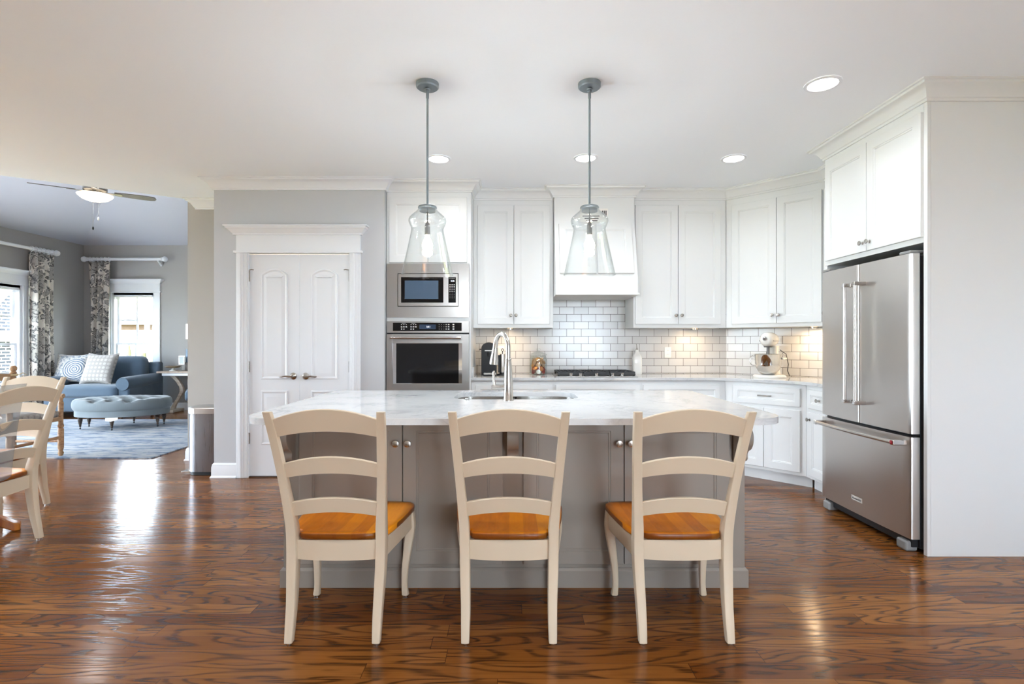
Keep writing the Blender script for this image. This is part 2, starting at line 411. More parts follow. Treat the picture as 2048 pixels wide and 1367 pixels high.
WL = [(7.34, 8.37, .27, 2.16), (2.4, 6.4, .06, 2.60), (-.2, 1.4, .27, 2.16)]  # unseen dining windows; the middle one enlarged for more daylight on the ceiling
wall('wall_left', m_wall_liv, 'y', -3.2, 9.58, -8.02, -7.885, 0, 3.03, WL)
WB = [(1.1, 2.7, .3, 2.2)]
wall('wall_behind', m_wall, 'x', -8.02, 3.23, -3.3, -3.2, 0, H, WB)
wall('wall_right', m_wall, 'y', -3.2, 5.53, 3.11, 3.23, 0, H)
struct(M().prism([(2.28, 5.53), (3.11, 4.70), (3.11, 5.53)], 0, H).build('wall_diagonal', m_wall, smooth=0))

for i, (a, b, c, d) in enumerate(WL): portal('portal', (-8.03, (a+b)/2, (c+d)/2), (R(90), 0, R(-90)), b-a, d-c)
portal('portal', ((WF[0]+WF[1])/2, 9.73, (WF[2]+WF[3])/2), (R(-90), 0, 0), WF[1]-WF[0], WF[3]-WF[2])
for a, b, c, d in WB: portal('portal', ((a+b)/2, -3.31, (c+d)/2), (R(90), 0, 0), b-a, d-c)

# ---- crown, baseboards
def crown(z=H, p=.095, h=.10): return [(0, z-h), (.012, z-h), (.013, z-h+.014), (.021, z-h+.018), (.026, z-h+.03), (.042, z-.045), (.064, z-.026), (.078, z-.022), (.081, z-.010), (p, z-.008), (p, z), (0, z)]
BASE = [(0, 0), (.026, 0), (.026, .008), (.017, .02), (.016, .10), (.013, .108), (.013, .118), (.005, .132), (0, .134)]
sm = 25
struct(sweep(M(), [(-2.751, 5.40), (-2.751, 4.80), (-1.172, 4.80), (-1.172, 4.86)], crown()).build('trim_1', m_trim, smooth=sm))
struct(sweep(M(), [(-3.335, 5.56), (-3.335, 5.50), (-2.751, 5.50)], crown()).build('trim_2', m_trim, smooth=sm))
struct(sweep(M(), [(-1.172, 4.88), (-1.17, 4.87), (-.384, 4.87), (-.384, 5.15), (.41, 5.15), (.41, 5.05), (1.19, 5.05), (1.19, 5.15), (2.12, 5.15), (2.73, 4.54), (2.73, 4.02), (2.42, 4.02), (2.42, 3.03), (3.11, 3.03)], crown()).build('trim_3', m_cab, smooth=sm))
struct(sweep(M(), [(-2.751, 5.49), (-2.751, 4.80), (-2.538, 4.80)], BASE).build('baseboard_pantry_left', m_trim, smooth=sm))
struct(sweep(M(), [(-1.394, 4.80), (-1.176, 4.80)], BASE).build('baseboard_pantry_right', m_trim, smooth=sm))
struct(sweep(M(), [(-3.43, 9.55), (-3.43, 5.50), (-2.78, 5.50)], BASE).build('baseboard_stub', m_trim, smooth=sm))
struct(sweep(M(), [(-7.885, 9.58), (-3.43, 9.58)], BASE).build('baseboard_far', m_trim, smooth=sm))
struct(sweep(M(), [(-7.885, -3.1), (-7.885, 9.58)], BASE).build('baseboard_left', m_trim, smooth=sm))

# ---- pantry double door
dr = struct(thing('door_1', None, None, (0, 0, 0)))
m = M()
for xa, xb in ((-2.538, -2.44), (-1.492, -1.394)):
    m.box(xa, xb, 4.781, 4.80, 0, 2.068); m.box(xa+.012, xb-.03, 4.774, 4.782, 0, 2.068); m.box(xa+.03, xb-.05, 4.769, 4.775, 0, 2.068)
m.build('casing', m_trim, dr, bevel=.003, smooth=30)
M().box(-2.44, -2.430, 4.79, 4.92, 0, 2.066).build('jamb', m_trim, dr, smooth=0)
M().box(-1.502, -1.492, 4.79, 4.92, 0, 2.066).build('jamb', m_trim, dr, smooth=0)
m = M(); m.box(-2.556, -1.376, 4.765, 4.80, 2.068, 2.088); m.box(-2.536, -1.396, 4.778, 4.80, 2.088, 2.232)
hc = [(0, 2.232), (.020, 2.232), (.022, 2.244), (.03, 2.252), (.055, 2.282), (.066, 2.286), (.07, 2.30), (.082, 2.302), (.082, 2.312), (0, 2.312)]
sweep(m, [(-2.536, 4.80), (-2.536, 4.778), (-1.396, 4.778), (-1.396, 4.80)], hc)
m.build('header', m_trim, dr, smooth=25)
def inset(pts, d):
    n = len(pts); out = []
    for i in range(n):
        p = Vector(pts[i]); a = (p-Vector(pts[i-1])).normalized(); b = (Vector(pts[(i+1) % n])-p).normalized()
        na, nb = Vector((-a.y, a.x)), Vector((-b.y, b.x)); k = na+nb; k = k/max(k.dot(na), .3); out.append(p+k*d)
    return out
def relief(m, pts, y0, prof):
    m.loft([[(q[0], y0+dy, q[1]) for q in (inset(pts, d) if d else [Vector(p) for p in pts])] for d, dy in prof], False, True)
PR = [(0, .001), (.004, -.006), (.012, -.008), (.02, -.003), (.026, -.001), (.055, -.008), (.06, -.008)]
for k, (xa, xb) in enumerate(((-2.428, -1.968), (-1.964, -1.504))):
    m = M(); m.box(xa, xb, 4.812, 4.848, .012, 2.058)
    pa, pb = xa+.105, xb-.105
    arch = [(pa, .905), (pb, .905), (pb, 1.872)]+[(pb-(pb-pa)*t, 1.872+.055*math.sin(PI*t)**.8) for t in [i/12 for i in range(1, 12)]]+[(pa, 1.872)]
    relief(m, arch, 4.812, PR); relief(m, [(pa, .30), (pb, .30), (pb, .80), (pa, .80)], 4.812, PR)
    leaf = m.build('door_leaf', m_trim, dr, smooth=25)
    hx = xb-.055 if k == 0 else xa+.055; sg = -1 if k == 0 else 1; hzz = WZ(752, 4.8)
    m = M(); m.T = Matrix.Translation((hx, 4.812, hzz)) @ Matrix.Rotation(R(90), 4, 'X')
    m.lathe([(.032, 0), (.032, .006), (.026, .012), (.012, .02), (.011, .045), (.0, .048)], seg=24); m.T = Matrix.Identity(4)
    m.tube([(hx, 4.77, hzz), (hx+sg*.02, 4.766, hzz), (hx+sg*.06, 4.768, hzz+.003), (hx+sg*.10, 4.772, hzz-.004), (hx+sg*.115, 4.774, hzz-.002)], [.011, .010, .008, .008, .006])
    m.build('handle', m_nickel, leaf)
    hgx = xa+.001 if k == 0 else xb-.001
    for hz_ in (1.86, 1.02, .36):
        mm = M(); mm.box(hgx-.013, hgx+.004, 4.806, 4.814, hz_-.05, hz_+.05) if k == 0 else mm.box(hgx-.004, hgx+.013, 4.806, 4.814, hz_-.05, hz_+.05)
        mm.tube([(hgx+(-.004 if k == 0 else .004), 4.803, hz_-.052), (hgx+(-.004 if k == 0 else .004), 4.803, hz_+.052)], .005, 8)
        if hz_ > 1.8: mm.tube([(hgx, 4.80, hz_+.055), (hgx-sg*.03, 4.79, hz_+.058), (hgx-sg*.045, 4.796, hz_+.055)], .004, 8)
        mm.build('hinge', m_nickel, leaf)
struct(M().box(-2.43, -1.502, 4.80, 4.92, 0, .010).build('trim_4', m_brown, smooth=0))

# ---- windows
def window(name, loc, rz, w, z0, z1, plain_=False):
    r = struct(thing(name, None, None, loc, rz)); T = m_trim
    M().box(-.10, 0, -.022, 0, z0-.02, z1).box(w, w+.10, -.022, 0, z0-.02, z1).build('casing', T, r, bevel=.003)
    m = M().box(-.12, w+.12, -.035, 0, z1, z1+.022).box(-.10, w+.10, -.024, 0, z1+.022, z1+.165)
    sweep(m, [(-.10, 0), (-.10, -.024), (w+.10, -.024), (w+.10, 0)], [(0, z1+.165), (.015, z1+.165), (.03, z1+.19), (.055, z1+.215), (.07, z1+.225), (.07, z1+.24), (0, z1+.24)])
    m.build('header', T, r, smooth=25)
    M().box(-.13, w+.13, -.06, .02, z0-.045, z0-.02).box(-.10, w+.10, -.02, 0, z0-.13, z0-.045).build('sill', T, r, bevel=.004)
    fr = M().box(0, .045, .0, .13, z0-.02, z1).box(w-.045, w, 0, .13, z0-.02, z1).box(.045, w-.045, 0, .13, z1-.045, z1).box(.045, w-.045, 0, .13, z0-.02, z0+.02).build('window_frame', T, r)
    zm = 1.215; mu = .016
    for nm, za, zb, y in (('upper_sash', zm-.02, z1-.045, .085), ('lower_sash', z0+.02, zm+.02, .05)):
        m = M().box(.045, .08, y, y+.03, za, zb).box(w-.08, w-.045, y, y+.03, za, zb).box(.08, w-.08, y, y+.03, za, za+.04).box(.08, w-.08, y, y+.03, zb-.035, zb)
        m.box(w/2-mu, w/2+mu, y+.008, y+.026, za+.04, zb-.035)
        zz = (za+zb)/2
        m.box(.08, w/2-mu, y+.008, y+.026, zz-mu, zz+mu).box(w/2+mu, w-.08, y+.008, y+.026, zz-mu, zz+mu)
        s = m.build(nm, T, r)
        M().box(.08, w-.08, y+.015, y+.018, za+.04, zb-.035).build('pane', m_pane, s, smooth=0)
    M().box(w/2-.03, w/2+.03, .03, .05, zm+.02, zm+.035).build('sash_lock', T, r, bevel=.004)
    if not plain_:
        m = M().box(.03, w-.03, .0, .045, z1-.075, z1-.004)
        for k in range(4): m.box(.05, w-.05, .006, .04, z1-.083-.012*k, z1-.077-.012*k)
        m.build('blind', m_trim, r, bevel=.002)
    return r
window('window_1', (WF[0], 9.58, 0), 0, WF[1]-WF[0], WF[2], WF[3])
for i, (a, b, c, d) in enumerate(WL): window('window_%d' % (i+2), (-7.885, a, 0), R(90), b-a, c, d)
for i, (a, b, c, d) in enumerate(WB): window('window_%d' % (i+5), (b, -3.2, 0), R(180), b-a, c, d, True)

# ---- tiled backsplash
bs = struct(M().box(-.384, 2.284, -.008, 0, .914, 1.70).build('wall_backsplash', m_tile, smooth=0)); bs.location = (0, 5.53, 0)
o = bs; me = o.data
for v in me.vertices: v.co.x -= -.2696
o.location.x = -.2696
o2 = struct(M().box(0, 1.174, -.008, 0, .914, 1.45).build('wall_backsplash_diagonal', m_tile, smooth=0)); o2.location = (2.28, 5.53, 0); o2.rotation_euler = (0, 0, R(-45))
for v in o2.data.vertices: v.co.x += .058
o2.location = (2.28-.058*math.cos(R(45)), 5.53+.058*math.cos(R(45)), 0)
o3 = struct(M().box(0, .70, -.008, 0, .914, 1.45).build('wall_backsplash_right', m_tile, smooth=0)); o3.location = (3.11, 4.70, 0); o3.rotation_euler = (0, 0, R(-90))

# ================================================================== KITCHEN CABINETS
def knob(parent, x, y, z, mat=None, s=1.0):
    m = M(); m.T = Matrix.Translation((x, y, z)) @ Matrix.Rotation(R(90), 4, 'X') @ Matrix.Scale(s, 4)
    m.lathe([(.010, 0), (.010, .003), (.006, .006), (.006, .016), (.013, .02), (.016, .025), (.015, .029), (.008, .031), (0, .0315)], seg=20)
    return m.build('knob', mat or m_pewter, parent)
def pull(parent, x, y, z, w=.10):
    m = M()
    for s in (-1, 1): m.tube([(x+s*w/2, y, z), (x+s*w/2, y-.022, z)], .005, 10)
    m.tube([(x-w/2-.006, y-.022, z), (x-w/4, y-.026, z), (x, y-.024, z), (x+w/4, y-.026, z), (x+w/2+.006, y-.022, z)], [.008, .005, .0065, .005, .008], 10)
    return m.build('pull', m_pewter, parent)
def cabinet(name, label, loc, rz, w, z0, z1, depth, doors=(), drawers=(), toe=0, group=None, mat=None, kmat=None, ext=0):
    t = thing(name, label, 'cabinet', loc, rz, group); mt = mat or m_cab
    m = M().box(0, w, 0, depth, z0, z1)
    m.build('body', mt, t, bevel=.002)
    if toe: M().box(-ext, w+ext, toe, depth-.12, 0, z0-.0005).build('toe_kick', mt, t, smooth=0)
    for (x0_, x1_, a, b, kx, kz) in doors:
        d = M().shaker(x0_, x1_, a, b, 0).build('door', mt, t, smooth=25)
        if kx is not None: knob(d, kx, -.02, kz, kmat)
    for (x0_, x1_, a, b, kind) in drawers:
        d = M().shaker(x0_, x1_, a, b, 0, fr=.042).build('drawer', mt, t, smooth=25)
        if kind == 'pull': pull(d, (x0_+x1_)/2, -.02, (a+b)/2)
        elif kind == 'knob': knob(d, (x0_+x1_)/2, -.02, (a+b)/2, m_nickel)
    return t
G = 'white upper cabinets'; GB = 'white base cabinets'
# oven tower
TX, TY, TW = -1.172, 4.87, .788
t = cabinet('oven_cabinet', 'tall white cabinet tower holding the microwave and wall oven', (TX, TY, 0), 0, TW, .10, 2.66, .655,
    [(.025, .386, 1.992, 2.60, None, 0), (.390, .751, 1.992, 2.60, None, 0)], [(.025, .751, .16, .68, None)], .07)
# microwave with its trim kit
t = thing('microwave', 'built-in steel microwave with blue-tinted window above the wall oven', 'microwave', (TX, TY, 0))
bx = lambda px: WX(px, 4.845)-TX
bz = lambda py: WZ(py, 4.845)
M().box(bx(773), bx(795), -.025, 0, bz(634), bz(527)).box(bx(917), bx(938), -.025, 0, bz(634), bz(527)).box(bx(795), bx(917), -.025, 0, bz(634), bz(613)).box(bx(795), bx(917), -.025, 0, bz(546), bz(527)).build('trim_kit', m_steelx, t, smooth=0)
M().box(bx(795), bx(917), -.006, 0, bz(613), bz(546)).build('recess', m_blackm, t, smooth=0)
face = M().box(bx(796.5), bx(916), -.032, -.006, bz(611.8), bz(547.5)).build('face', m_steelx, t, bevel=.003)
gl = M().box(bx(802.5), bx(887), -.0345, -.032, bz(605), bz(554)).build('door_glass', m_black, t, bevel=.001)
M().box(bx(810), bx(877), -.0355, -.0345, bz(598), bz(561)).build('screen', plain('tinted glass', '#4b5d71', .12), gl, smooth=0)
m_print = plain('white print', '#d8d8d8', .5)
cp = M().box(bx(897), bx(912), -.0345, -.032, bz(605), bz(554)).build('control_panel', m_black, t, bevel=.001)
for r in range(9):
    for c_ in range(3):
        kx = bx(900.2+4.2*c_); kz = bz(569+3.3*r); s_ = .0035 if r < 5 else .0016
        M().box(kx-s_*1.5, kx+s_*1.5, -.0351, -.0344, kz-s_*.7, kz+s_*.7).build('key', m_print, cp, smooth=0)
text_mesh('2:26', .02, 'clock_display', emit('lit digits', (.8, .9, 1, 1), 1.2), cp, (bx(905.5), -.0352, bz(562)), (R(90), 0, 0))
text_mesh('KITCHENAID', .009, 'lettering', m_print, cp, (bx(904.5), -.0352, bz(556.5)), (R(90), 0, 0))
# wall oven
t = thing('built_in_oven', 'built-in steel wall oven with black glass door below the microwave', 'oven', (TX, TY, 0))
M().box(bx(773), bx(938), -.006, 0, .70, bz(642)).build('back_plate', m_blackm, t, smooth=0)
pn = M().box(bx(773.5), bx(938), -.03, -.006, bz(665.3), bz(642)).build('panel', m_steelx, t, bevel=.002)
cp = M().box(bx(786), bx(923.6), -.033, -.03, bz(661.6), bz(644.8)).build('control_panel', m_black, t, bevel=.001)
M().box(bx(839), bx(872), -.0338, -.033, bz(658), bz(648.5)).build('screen', plain('display glass', '#2d3b50', .15), cp, smooth=0)
def key(px, py, a, b): M().box(bx(px)-a, bx(px)+a, -.0339, -.0329, bz(py)-b, bz(py)+b).build('key', m_print, cp, smooth=0)
for gx in (803.5, 822.5):
    key(gx+4.5, 646.6, .017, .001)
    for c_ in range(3):
        key(gx+4.7*c_, 648.8, .004, .003); key(gx+4.7*c_, 653.3, .007, .0045)
        if c_ < 2: key(gx+4.7*c_, 657.8, .0055, .0045)
for r in range(3):
    for c_ in range(3): key(878.5+4.8*c_, 648.7+4.5*r, .0015, .0025)
    key(892.5, 648.7+4.5*r, .004, .004); key(897.5, 648.7+4.5*r, .007, .0045); key(907, 648.7+4.5*r, .008, .0055)
text_mesh('1:11', .022, 'clock_display', emit('lit digits white', (.9, .95, 1, 1), 1.5), cp, (bx(857), -.0341, bz(653.3)), (R(90), 0, 0))
dz1, dz0 = bz(668), .715
od = M().box(bx(773.5), bx(786), -.04, -.006, dz0, dz1).box(bx(924.5), bx(938), -.04, -.006, dz0, dz1).box(bx(786), bx(924.5), -.04, -.006, bz(686), dz1).box(bx(786), bx(924.5), -.04, -.006, dz0, bz(766.5)).build('oven_door', m_steelx, t, bevel=.002)
M().box(bx(786), bx(924.5), -.034, -.006, bz(766.5), bz(686)).build('window_frame', m_chrome, od, smooth=0)
M().box(bx(793), bx(917.5), -.0375, -.034, bz(765.5), bz(686.3)).build('window_glass', m_black, od, smooth=0)
m = M().tube([(bx(783), -.085, bz(675)), (bx(923), -.085, bz(675))], .0115, 16)
for px in (788, 918): m.tube([(bx(px), -.04, bz(675)), (bx(px), -.085, bz(675))], .010, 12)
m.build('handle', m_chrome, od)

# back wall uppers
UY = 5.15; uz0, uz1 = 1.39, 2.66
dzb, dzt = WZ(648, 5.13), WZ(410, 5.13)
def U(px): return WX(px, 5.13)
def up(px0, px1): return U(px0), U(px1)
x0_ = -.384
cabinet('upper_cabinet', 'white double-door upper cabinet between oven tower and range hood', (x0_, UY, 0), 0, .792, uz0, uz1, .372,
    [(U(955)-x0_, U(1027.2)-x0_, dzb, dzt, U(1022)-x0_, WZ(630, 5.1)), (U(1028)-x0_, U(1099.5)-x0_, dzb, dzt, U(1032)-x0_, WZ(630, 5.1))], group=G)
x0_ = 1.202
cabinet('upper_cabinet', 'white double-door upper cabinet just right of the range hood', (x0_, UY, 0), 0, .916, uz0, uz1, .372,
    [(U(1271)-x0_, U(1356)-x0_, dzb, dzt, U(1351.5)-x0_, WZ(630, 5.1)), (U(1357)-x0_, U(1442)-x0_, dzb, dzt, U(1363)-x0_, WZ(630, 5.1))], group=G)
def dg(px, off, X0, Y0):  # distance along a 45-degree front (facing the island) seen at px
    k = (px-1024)/F; o = off/math.sqrt(2); xx, yy = X0-o, Y0-o
    return (k*yy-xx)/(1+k)*math.sqrt(2)
u = lambda px: dg(px, .02, 2.12, 5.15)
wdiag = .61*math.sqrt(2)
cabinet('upper_cabinet', 'white double-door upper cabinet set across the corner above the stand mixer', (2.12, 5.15, 0), R(-45), wdiag, uz0, uz1, .37,
    [(u(1463), u(1552.2), 1.425, 2.585, u(1545), 1.50), (u(1553.2), min(u(1643), wdiag-.012), 1.425, 2.585, u(1557.5), 1.50)], group=G, kmat=m_nickel)
cabinet('upper_cabinet', 'narrow white upper cabinet between corner cabinet and refrigerator surround', (2.73, 4.54, 0), R(-90), .515, uz0, uz1, .37, [(.02, .495, 1.425, 2.585, .05, 1.5)], group=G, kmat=m_nickel)

# range hood
t = thing('range_hood', 'white panelled range hood above the cooktop with flared front', 'range hood', (0, 0, 0))
hx0, hx1 = .412, 1.188
m = M()
m.loft([[(hx0, y, z), (hx1, y, z), (hx1, 5.53, z), (hx0, 5.53, z)] for z, y in ((1.712, 4.90), (1.846, 4.90), (1.86, 4.905), (2.43, 5.05), (2.66, 5.05))])
m.build('body', m_cab, t, bevel=.002)
M().box(hx0-.002, hx1+.012, 4.885, 5.52, 1.692, 1.712).build('ledge', m_cab, t, bevel=.005, seg=3)
ang = math.atan2(.145, .57)
T = Matrix.Translation((0, 4.905, 1.86)) @ Matrix.Rotation(-ang, 4, 'X')
for a, b in ((.452, .796), (.812, 1.152)):
    m = M(); m.T = T; m.shaker(a, b, .035, .545, 0); m.build('door', m_cab, t, smooth=25)
cd_ = tag(M().box(WX(1160, 5.045), WX(1216, 5.045), 5.046, 5.0495, WZ(446, 5.045), WZ(417, 5.045)).build('card', m_white, smooth=0), 'small white card with black print stuck on the range hood front', 'card')
m = M()
for k, (a, b) in enumerate(((1204, 7), (1207.5, 9), (1211, 12))): m.box(WX(a, 5.045), WX(a+2.0, 5.045), 5.0452, 5.046, WZ(421+b, 5.045), WZ(421, 5.045))
for k in range(3): m.box(WX(1165+4*k, 5.045), WX(1199-2*k, 5.045), 5.0452, 5.046, WZ(432.6+4.6*k, 5.045), WZ(431+4.6*k, 5.045))
m.build('print', m_blackm, cd_, smooth=0)

# base cabinets
BY = 4.93
def B(px): return WX(px, 4.91)
def base(label, px0, px1, xa, xb):
    cabinet('base_cabinet', label, (xa, BY, 0), 0, xb-xa, .10, .883, .595,
        [(B(px0)-xa, (B(px0)+B(px1))/2-xa-.001, .13, .66, None, 0), ((B(px0)+B(px1))/2-xa+.001, B(px1)-xa, .13, .66, None, 0)],
        [(B(px0)-xa, B(px1)-xa, .69, .845, None)], .07, GB)
base('white base cabinet beside the oven tower, under the coffee machine', 951, 1105, -.384, .405)
base('white base cabinet directly under the gas cooktop', 1112, 1280, .405, 1.23)
base('white base cabinet under the oil bottle, right of the cooktop', 1287, 1440, 1.23, 2.02)
u = lambda px: dg(px, .02, 2.02, 4.93)
wd = .492*math.sqrt(2)
cabinet('base_cabinet', 'white corner base cabinet set at an angle under the stand mixer', (2.02, 4.93, 0), R(-45), wd, .10, .883, .59,
    [(u(1466), u(1526.5), .13, .66, None, 0), (u(1527.5), u(1599.5), .13, .66, None, 0)], [(u(1466), u(1599.5), .692, .85, 'pull')], .07, GB, ext=.029)
rx = 2.512
cabinet('base_cabinet', 'narrow white base cabinet between corner cabinet and refrigerator', (rx, 4.438, 0), R(-90), .415, .10, .883, .59,
    [(.05, .385, .13, .66, .085, .60)], [(.05, .385, .692, .85, 'knob')], .07, GB, ext=.0)

# perimeter worktop
pts = fillet([(-.384, 5.522), (-.384, 4.895), (2.005, 4.895), (2.478, 4.422), (2.478, 4.023), (3.10, 4.023), (3.10, 4.695), (2.277, 5.522)], [0, 0, .35, .25, 0, 0, 0, 0])
ct = tag(M().prism(pts, .884, .914).build('countertop', m_quartz, bevel=.006, seg=3), 'white veined quartz worktop running along the back wall and corner', 'countertop')
M().box(-.384, -.362, 4.95, 5.52, .9145, 1.01).build('side_splash', m_quartz, ct, bevel=.002)

# refrigerator surround
t = thing('refrigerator_cabinet', 'white tall surround with double doors above the refrigerator', 'cabinet', (2.42, 4.02, 0), R(-90))
W_ = .99
M().box(0, W_-.0285, .0, .68, 1.835, 2.66).build('body', m_cab, t, bevel=.002)
M().box(0, .028, 0, .68, 0, 1.8345).build('side_panel', m_cab, t, bevel=.002)
M().box(W_-.028, W_-.0005, .022, .68, 0, 2.66).build('side_panel', m_cab, t, bevel=.001)
M().box(W_-.028, W_, 0, .0215, 0, 2.66).build('stile', m_cab, t, bevel=.002)
for a, b, kx in ((.03, .494, .462), (.498, .965, .53)):
    d = M().shaker(a, b, 1.868, 2.60, 0).build('door', m_cab, t, smooth=25); knob(d, kx, -.02, 1.925, m_nickel)
# ================================================================== REFRIGERATOR
t = thing('refrigerator', 'stainless french-door refrigerator with bottom freezer drawer', 'refrigerator', (2.35, 3.965, 0), R(-90))
FW = .893
M().box(.008, FW-.008, .075, .74, .02, 1.765).build('body', m_dark, t, bevel=.004)
M().box(.02, FW-.02, .03, .074, .03, .075).build('grille', m_blackm, t, smooth=0)
def curved(x0, x1, z0, z1, th=.062):   # slightly bowed front, rounded vertical edges
    n = 14; r = .012
    def yb(x): s = (x-FW/2)/(FW/2); return .010*s*s
    fr = [(x0+(x1-x0)*i/n) for i in range(n+1)]
    front = []
    for i, x in enumerate(fr):
        front.append((x, yb(x)))
    front[0] = (x0, yb(x0)+r); front.insert(1, (x0+r*.3, yb(x0)+r*.3)); front.insert(2, (x0+r, yb(x0+r)))
    front[-1] = (x1, yb(x1)+r); front.insert(-1, (x1-r, yb(x1-r))); front.insert(-1, (x1-r*.3, yb(x1)+r*.3))
    return M().prism(front+[(x1, th), (x0, th)], z0, z1)
hm = FW/2-.004
zt, zs, zf = 1.775, .705, .685
dl = curved(.002, hm-.002, zs, zt).build('door', m_steel, t, smooth=25)
drr = curved(hm+.002, FW-.002, zs, zt).build('door', m_steel, t, smooth=25)
fd = curved(.002, FW-.002, .082, zf).build('freezer_drawer', m_steel, t, smooth=25)
def fridge_handle(par, x):
    m = M().tube([(x, -.062, .845), (x, -.062, 1.645)], .0125, 16)
    h = m.build('handle', m_steel, par)
    for z in (.845, 1.64): M().box(x-.014, x+.014, -.076, .012, z-.014, z+.014).build('bracket', m_chrome, par, bevel=.005)
fridge_handle(dl, hm-.055); fridge_handle(drr, hm+.055)
pth = [(.055+(FW-.11)*i/16, -.062-.012*math.sin(PI*i/16), .648) for i in range(17)]
M().tube(pth, .0125, 16).build('handle', m_steel, fd)
for x in (.05, FW-.05):
    M().box(x-.016, x+.016, -.074, .012, .632, .664).build('bracket', m_chrome, fd, bevel=.006)
m = M(); m.T = Matrix.Translation((FW-.05, -.074, .648)) @ Matrix.Rotation(R(90), 4, 'X'); m.lathe([(.0125, 0), (.0125, .002), (.010, .003), (0, .003)], seg=20)
md = m.build('medallion', plain('red enamel', '#8e1020', .25), fd); md['label'] = 'round red medallion at the handle end'
bx_ = (3.965-3.545)
M().box(bx_-.055, bx_+.055, -.001, .004, .165, .196).build('badge', plain('pale badge', '#d8d4cf', .35, .3), fd, bevel=.001)
text_mesh('KitchenAid', .0195, 'lettering', m_blackm, fd, (bx_, -.0012, .1805), (R(90), 0, 0))
for x in (.03, FW-.115):
    M().box(x, x+.085, -.0, .074, 0, .062).build('foot', m_midgrey, t, bevel=.014, seg=3)
for x in (.012, FW-.10): M().box(x, x+.088, .01, .10, 1.7765, 1.795).build('hinge_cover', m_midgrey, t, bevel=.006)
M().box(FW-.03, FW-.006, .064, .0745, .03, 1.76).build('gasket', m_blackm, t, smooth=0)

def smooth_tab(tab, n):
    # Catmull-Rom through the rows
    out = []
    for i in range(len(tab)-1):
        p0, p1, p2, p3 = tab[max(i-1, 0)], tab[i], tab[i+1], tab[min(i+2, len(tab)-1)]
        for k in range(n):
            s = k/n; out.append([.5*(2*b+(c-a)*s+(2*a-5*b+4*c-d)*s*s+(-a+3*b-3*c+d)*s**3) for a, b, c, d in zip(p0, p1, p2, p3)])
    out.append(list(tab[-1])); return out
# ================================================================== ISLAND
t = thing('kitchen_island', 'taupe grey kitchen island with panelled seating side and corbels', 'kitchen island', (0, 0, 0))
iy0, iy1 = 2.66, 3.575; ix0, ix1 = -1.168, 1.190
def px_(p): return WX(p, 2.64)
M().box(ix0, ix1, iy0, iy0+.02, .098, .883).box(ix0, ix1, iy1-.02, iy1, .098, .883).box(ix0, ix0+.02, iy0+.02, iy1-.02, .098, .883).box(ix1-.02, ix1, iy0+.02, iy1-.02, .098, .883).box(ix0+.02, ix1-.02, iy0+.02, iy1-.02, .098, .118).build('body', m_taupe, t, smooth=0)
m = M(); sweep(m, [(ix0, iy1), (ix0, iy0), (ix1, iy0), (ix1, iy1)], [(0, 0), (.014, 0), (.014, .085), (.010, .092), (.004, .098), (0, .098)])
m.build('plinth', m_taupe, t, smooth=25)
doors = [(ix0+.085, px_(805)-.002, 'r'), (px_(805)+.002, px_(1005.5), 'l'), (px_(1047), px_(1248.5)-.002, 'r'), (px_(1248.5)+.002, ix1-.085, 'l')]
for a, b, s in doors:
    d = M().shaker(a, b, .122, .865, iy0, fr=.066).build('door', m_taupe, t, smooth=25)
    knob(d, b-.028 if s == 'r' else a+.028, iy0-.02, WZ(885, 2.64), m_nickel, 1.15)
def corbel(x, w=.058):
    out = smooth_tab([[2.548, .862], [2.556, .846], [2.572, .836], [2.566, .822], [2.550, .80], [2.546, .775], [2.553, .745], [2.574, .718], [2.600, .705], [2.612, .688], [2.610, .668], [2.622, .652], [2.640, .646]], 3)
    m = M().extr([(2.6595, .862)]+out+[(2.6595, .640)], x-w/2, x+w/2)
    m.box(x-w/2-.006, x+w/2+.006, 2.540, 2.6595, .862, .8825)
    return m.build('corbel', m_taupe, t, bevel=.002, smooth=30)
for x in (ix0+.034, px_(1026), ix1-.034): corbel(x)

# island worktop with sink cut-out
cx0, cx1, cy0, cy1 = -1.215, 1.23, 2.286, 3.62
outer = fillet([(cx0, cy0), (cx1, cy0), (cx1, cy1), (cx0, cy1)], [.15, .15, .05, .05], 10)
sx0, sx1, sy0, sy1 = -.352, .402, 3.045, 3.495
inner = fillet([(sx0, sy0), (sx1, sy0), (sx1, sy1), (sx0, sy1)], [.13, .13, .13, .13], 10)
def slab(name, z0, z1):
    m = M(); bmx = m.bm
    er = []
    vo = [bmx.verts.new((x, y, z1)) for x, y in outer]; vi = [bmx.verts.new((x, y, z1)) for x, y in inner]
    for L in (vo, vi):
        for i in range(len(L)): er.append(bmx.edges.new((L[i], L[(i+1) % len(L)])))
    r = bmesh.ops.triangle_fill(bmx, edges=er, use_beauty=True)
    fs = [g for g in r['geom'] if isinstance(g, bmesh.types.BMFace)]
    ex = bmesh.ops.extrude_face_region(bmx, geom=fs)
    for g in ex['geom']:
        if isinstance(g, bmesh.types.BMVert): g.co.z = z0
    return m
m = slab('x', .884, .914); mtop = m.build('island_countertop', m_quartz, bevel=.010, seg=4, smooth=30)
tag(mtop, 'large white marble-look worktop covering the grey island', 'countertop')
t = thing('sink', 'undermount steel sink set into the island worktop', 'sink', (0, 0, 0))
for nm, xa, xb in (('basin', sx0-.012, .02), ('basin', .03, sx1+.012)):
    m = M()
    rr = lambda i, z: [(x, y, z) for x, y in fillet([(xa+i, sy0-.012+i), (xb-i, sy0-.012+i), (xb-i, sy1+.012-i), (xa+i, sy1+.012-i)], .10-i*.5, 6)]
    m.loft([rr(0, .883), rr(.004, .80), rr(.012, .70), rr(.03, .685)], False, True)
    m.build(nm, m_nickel, t, smooth=40)
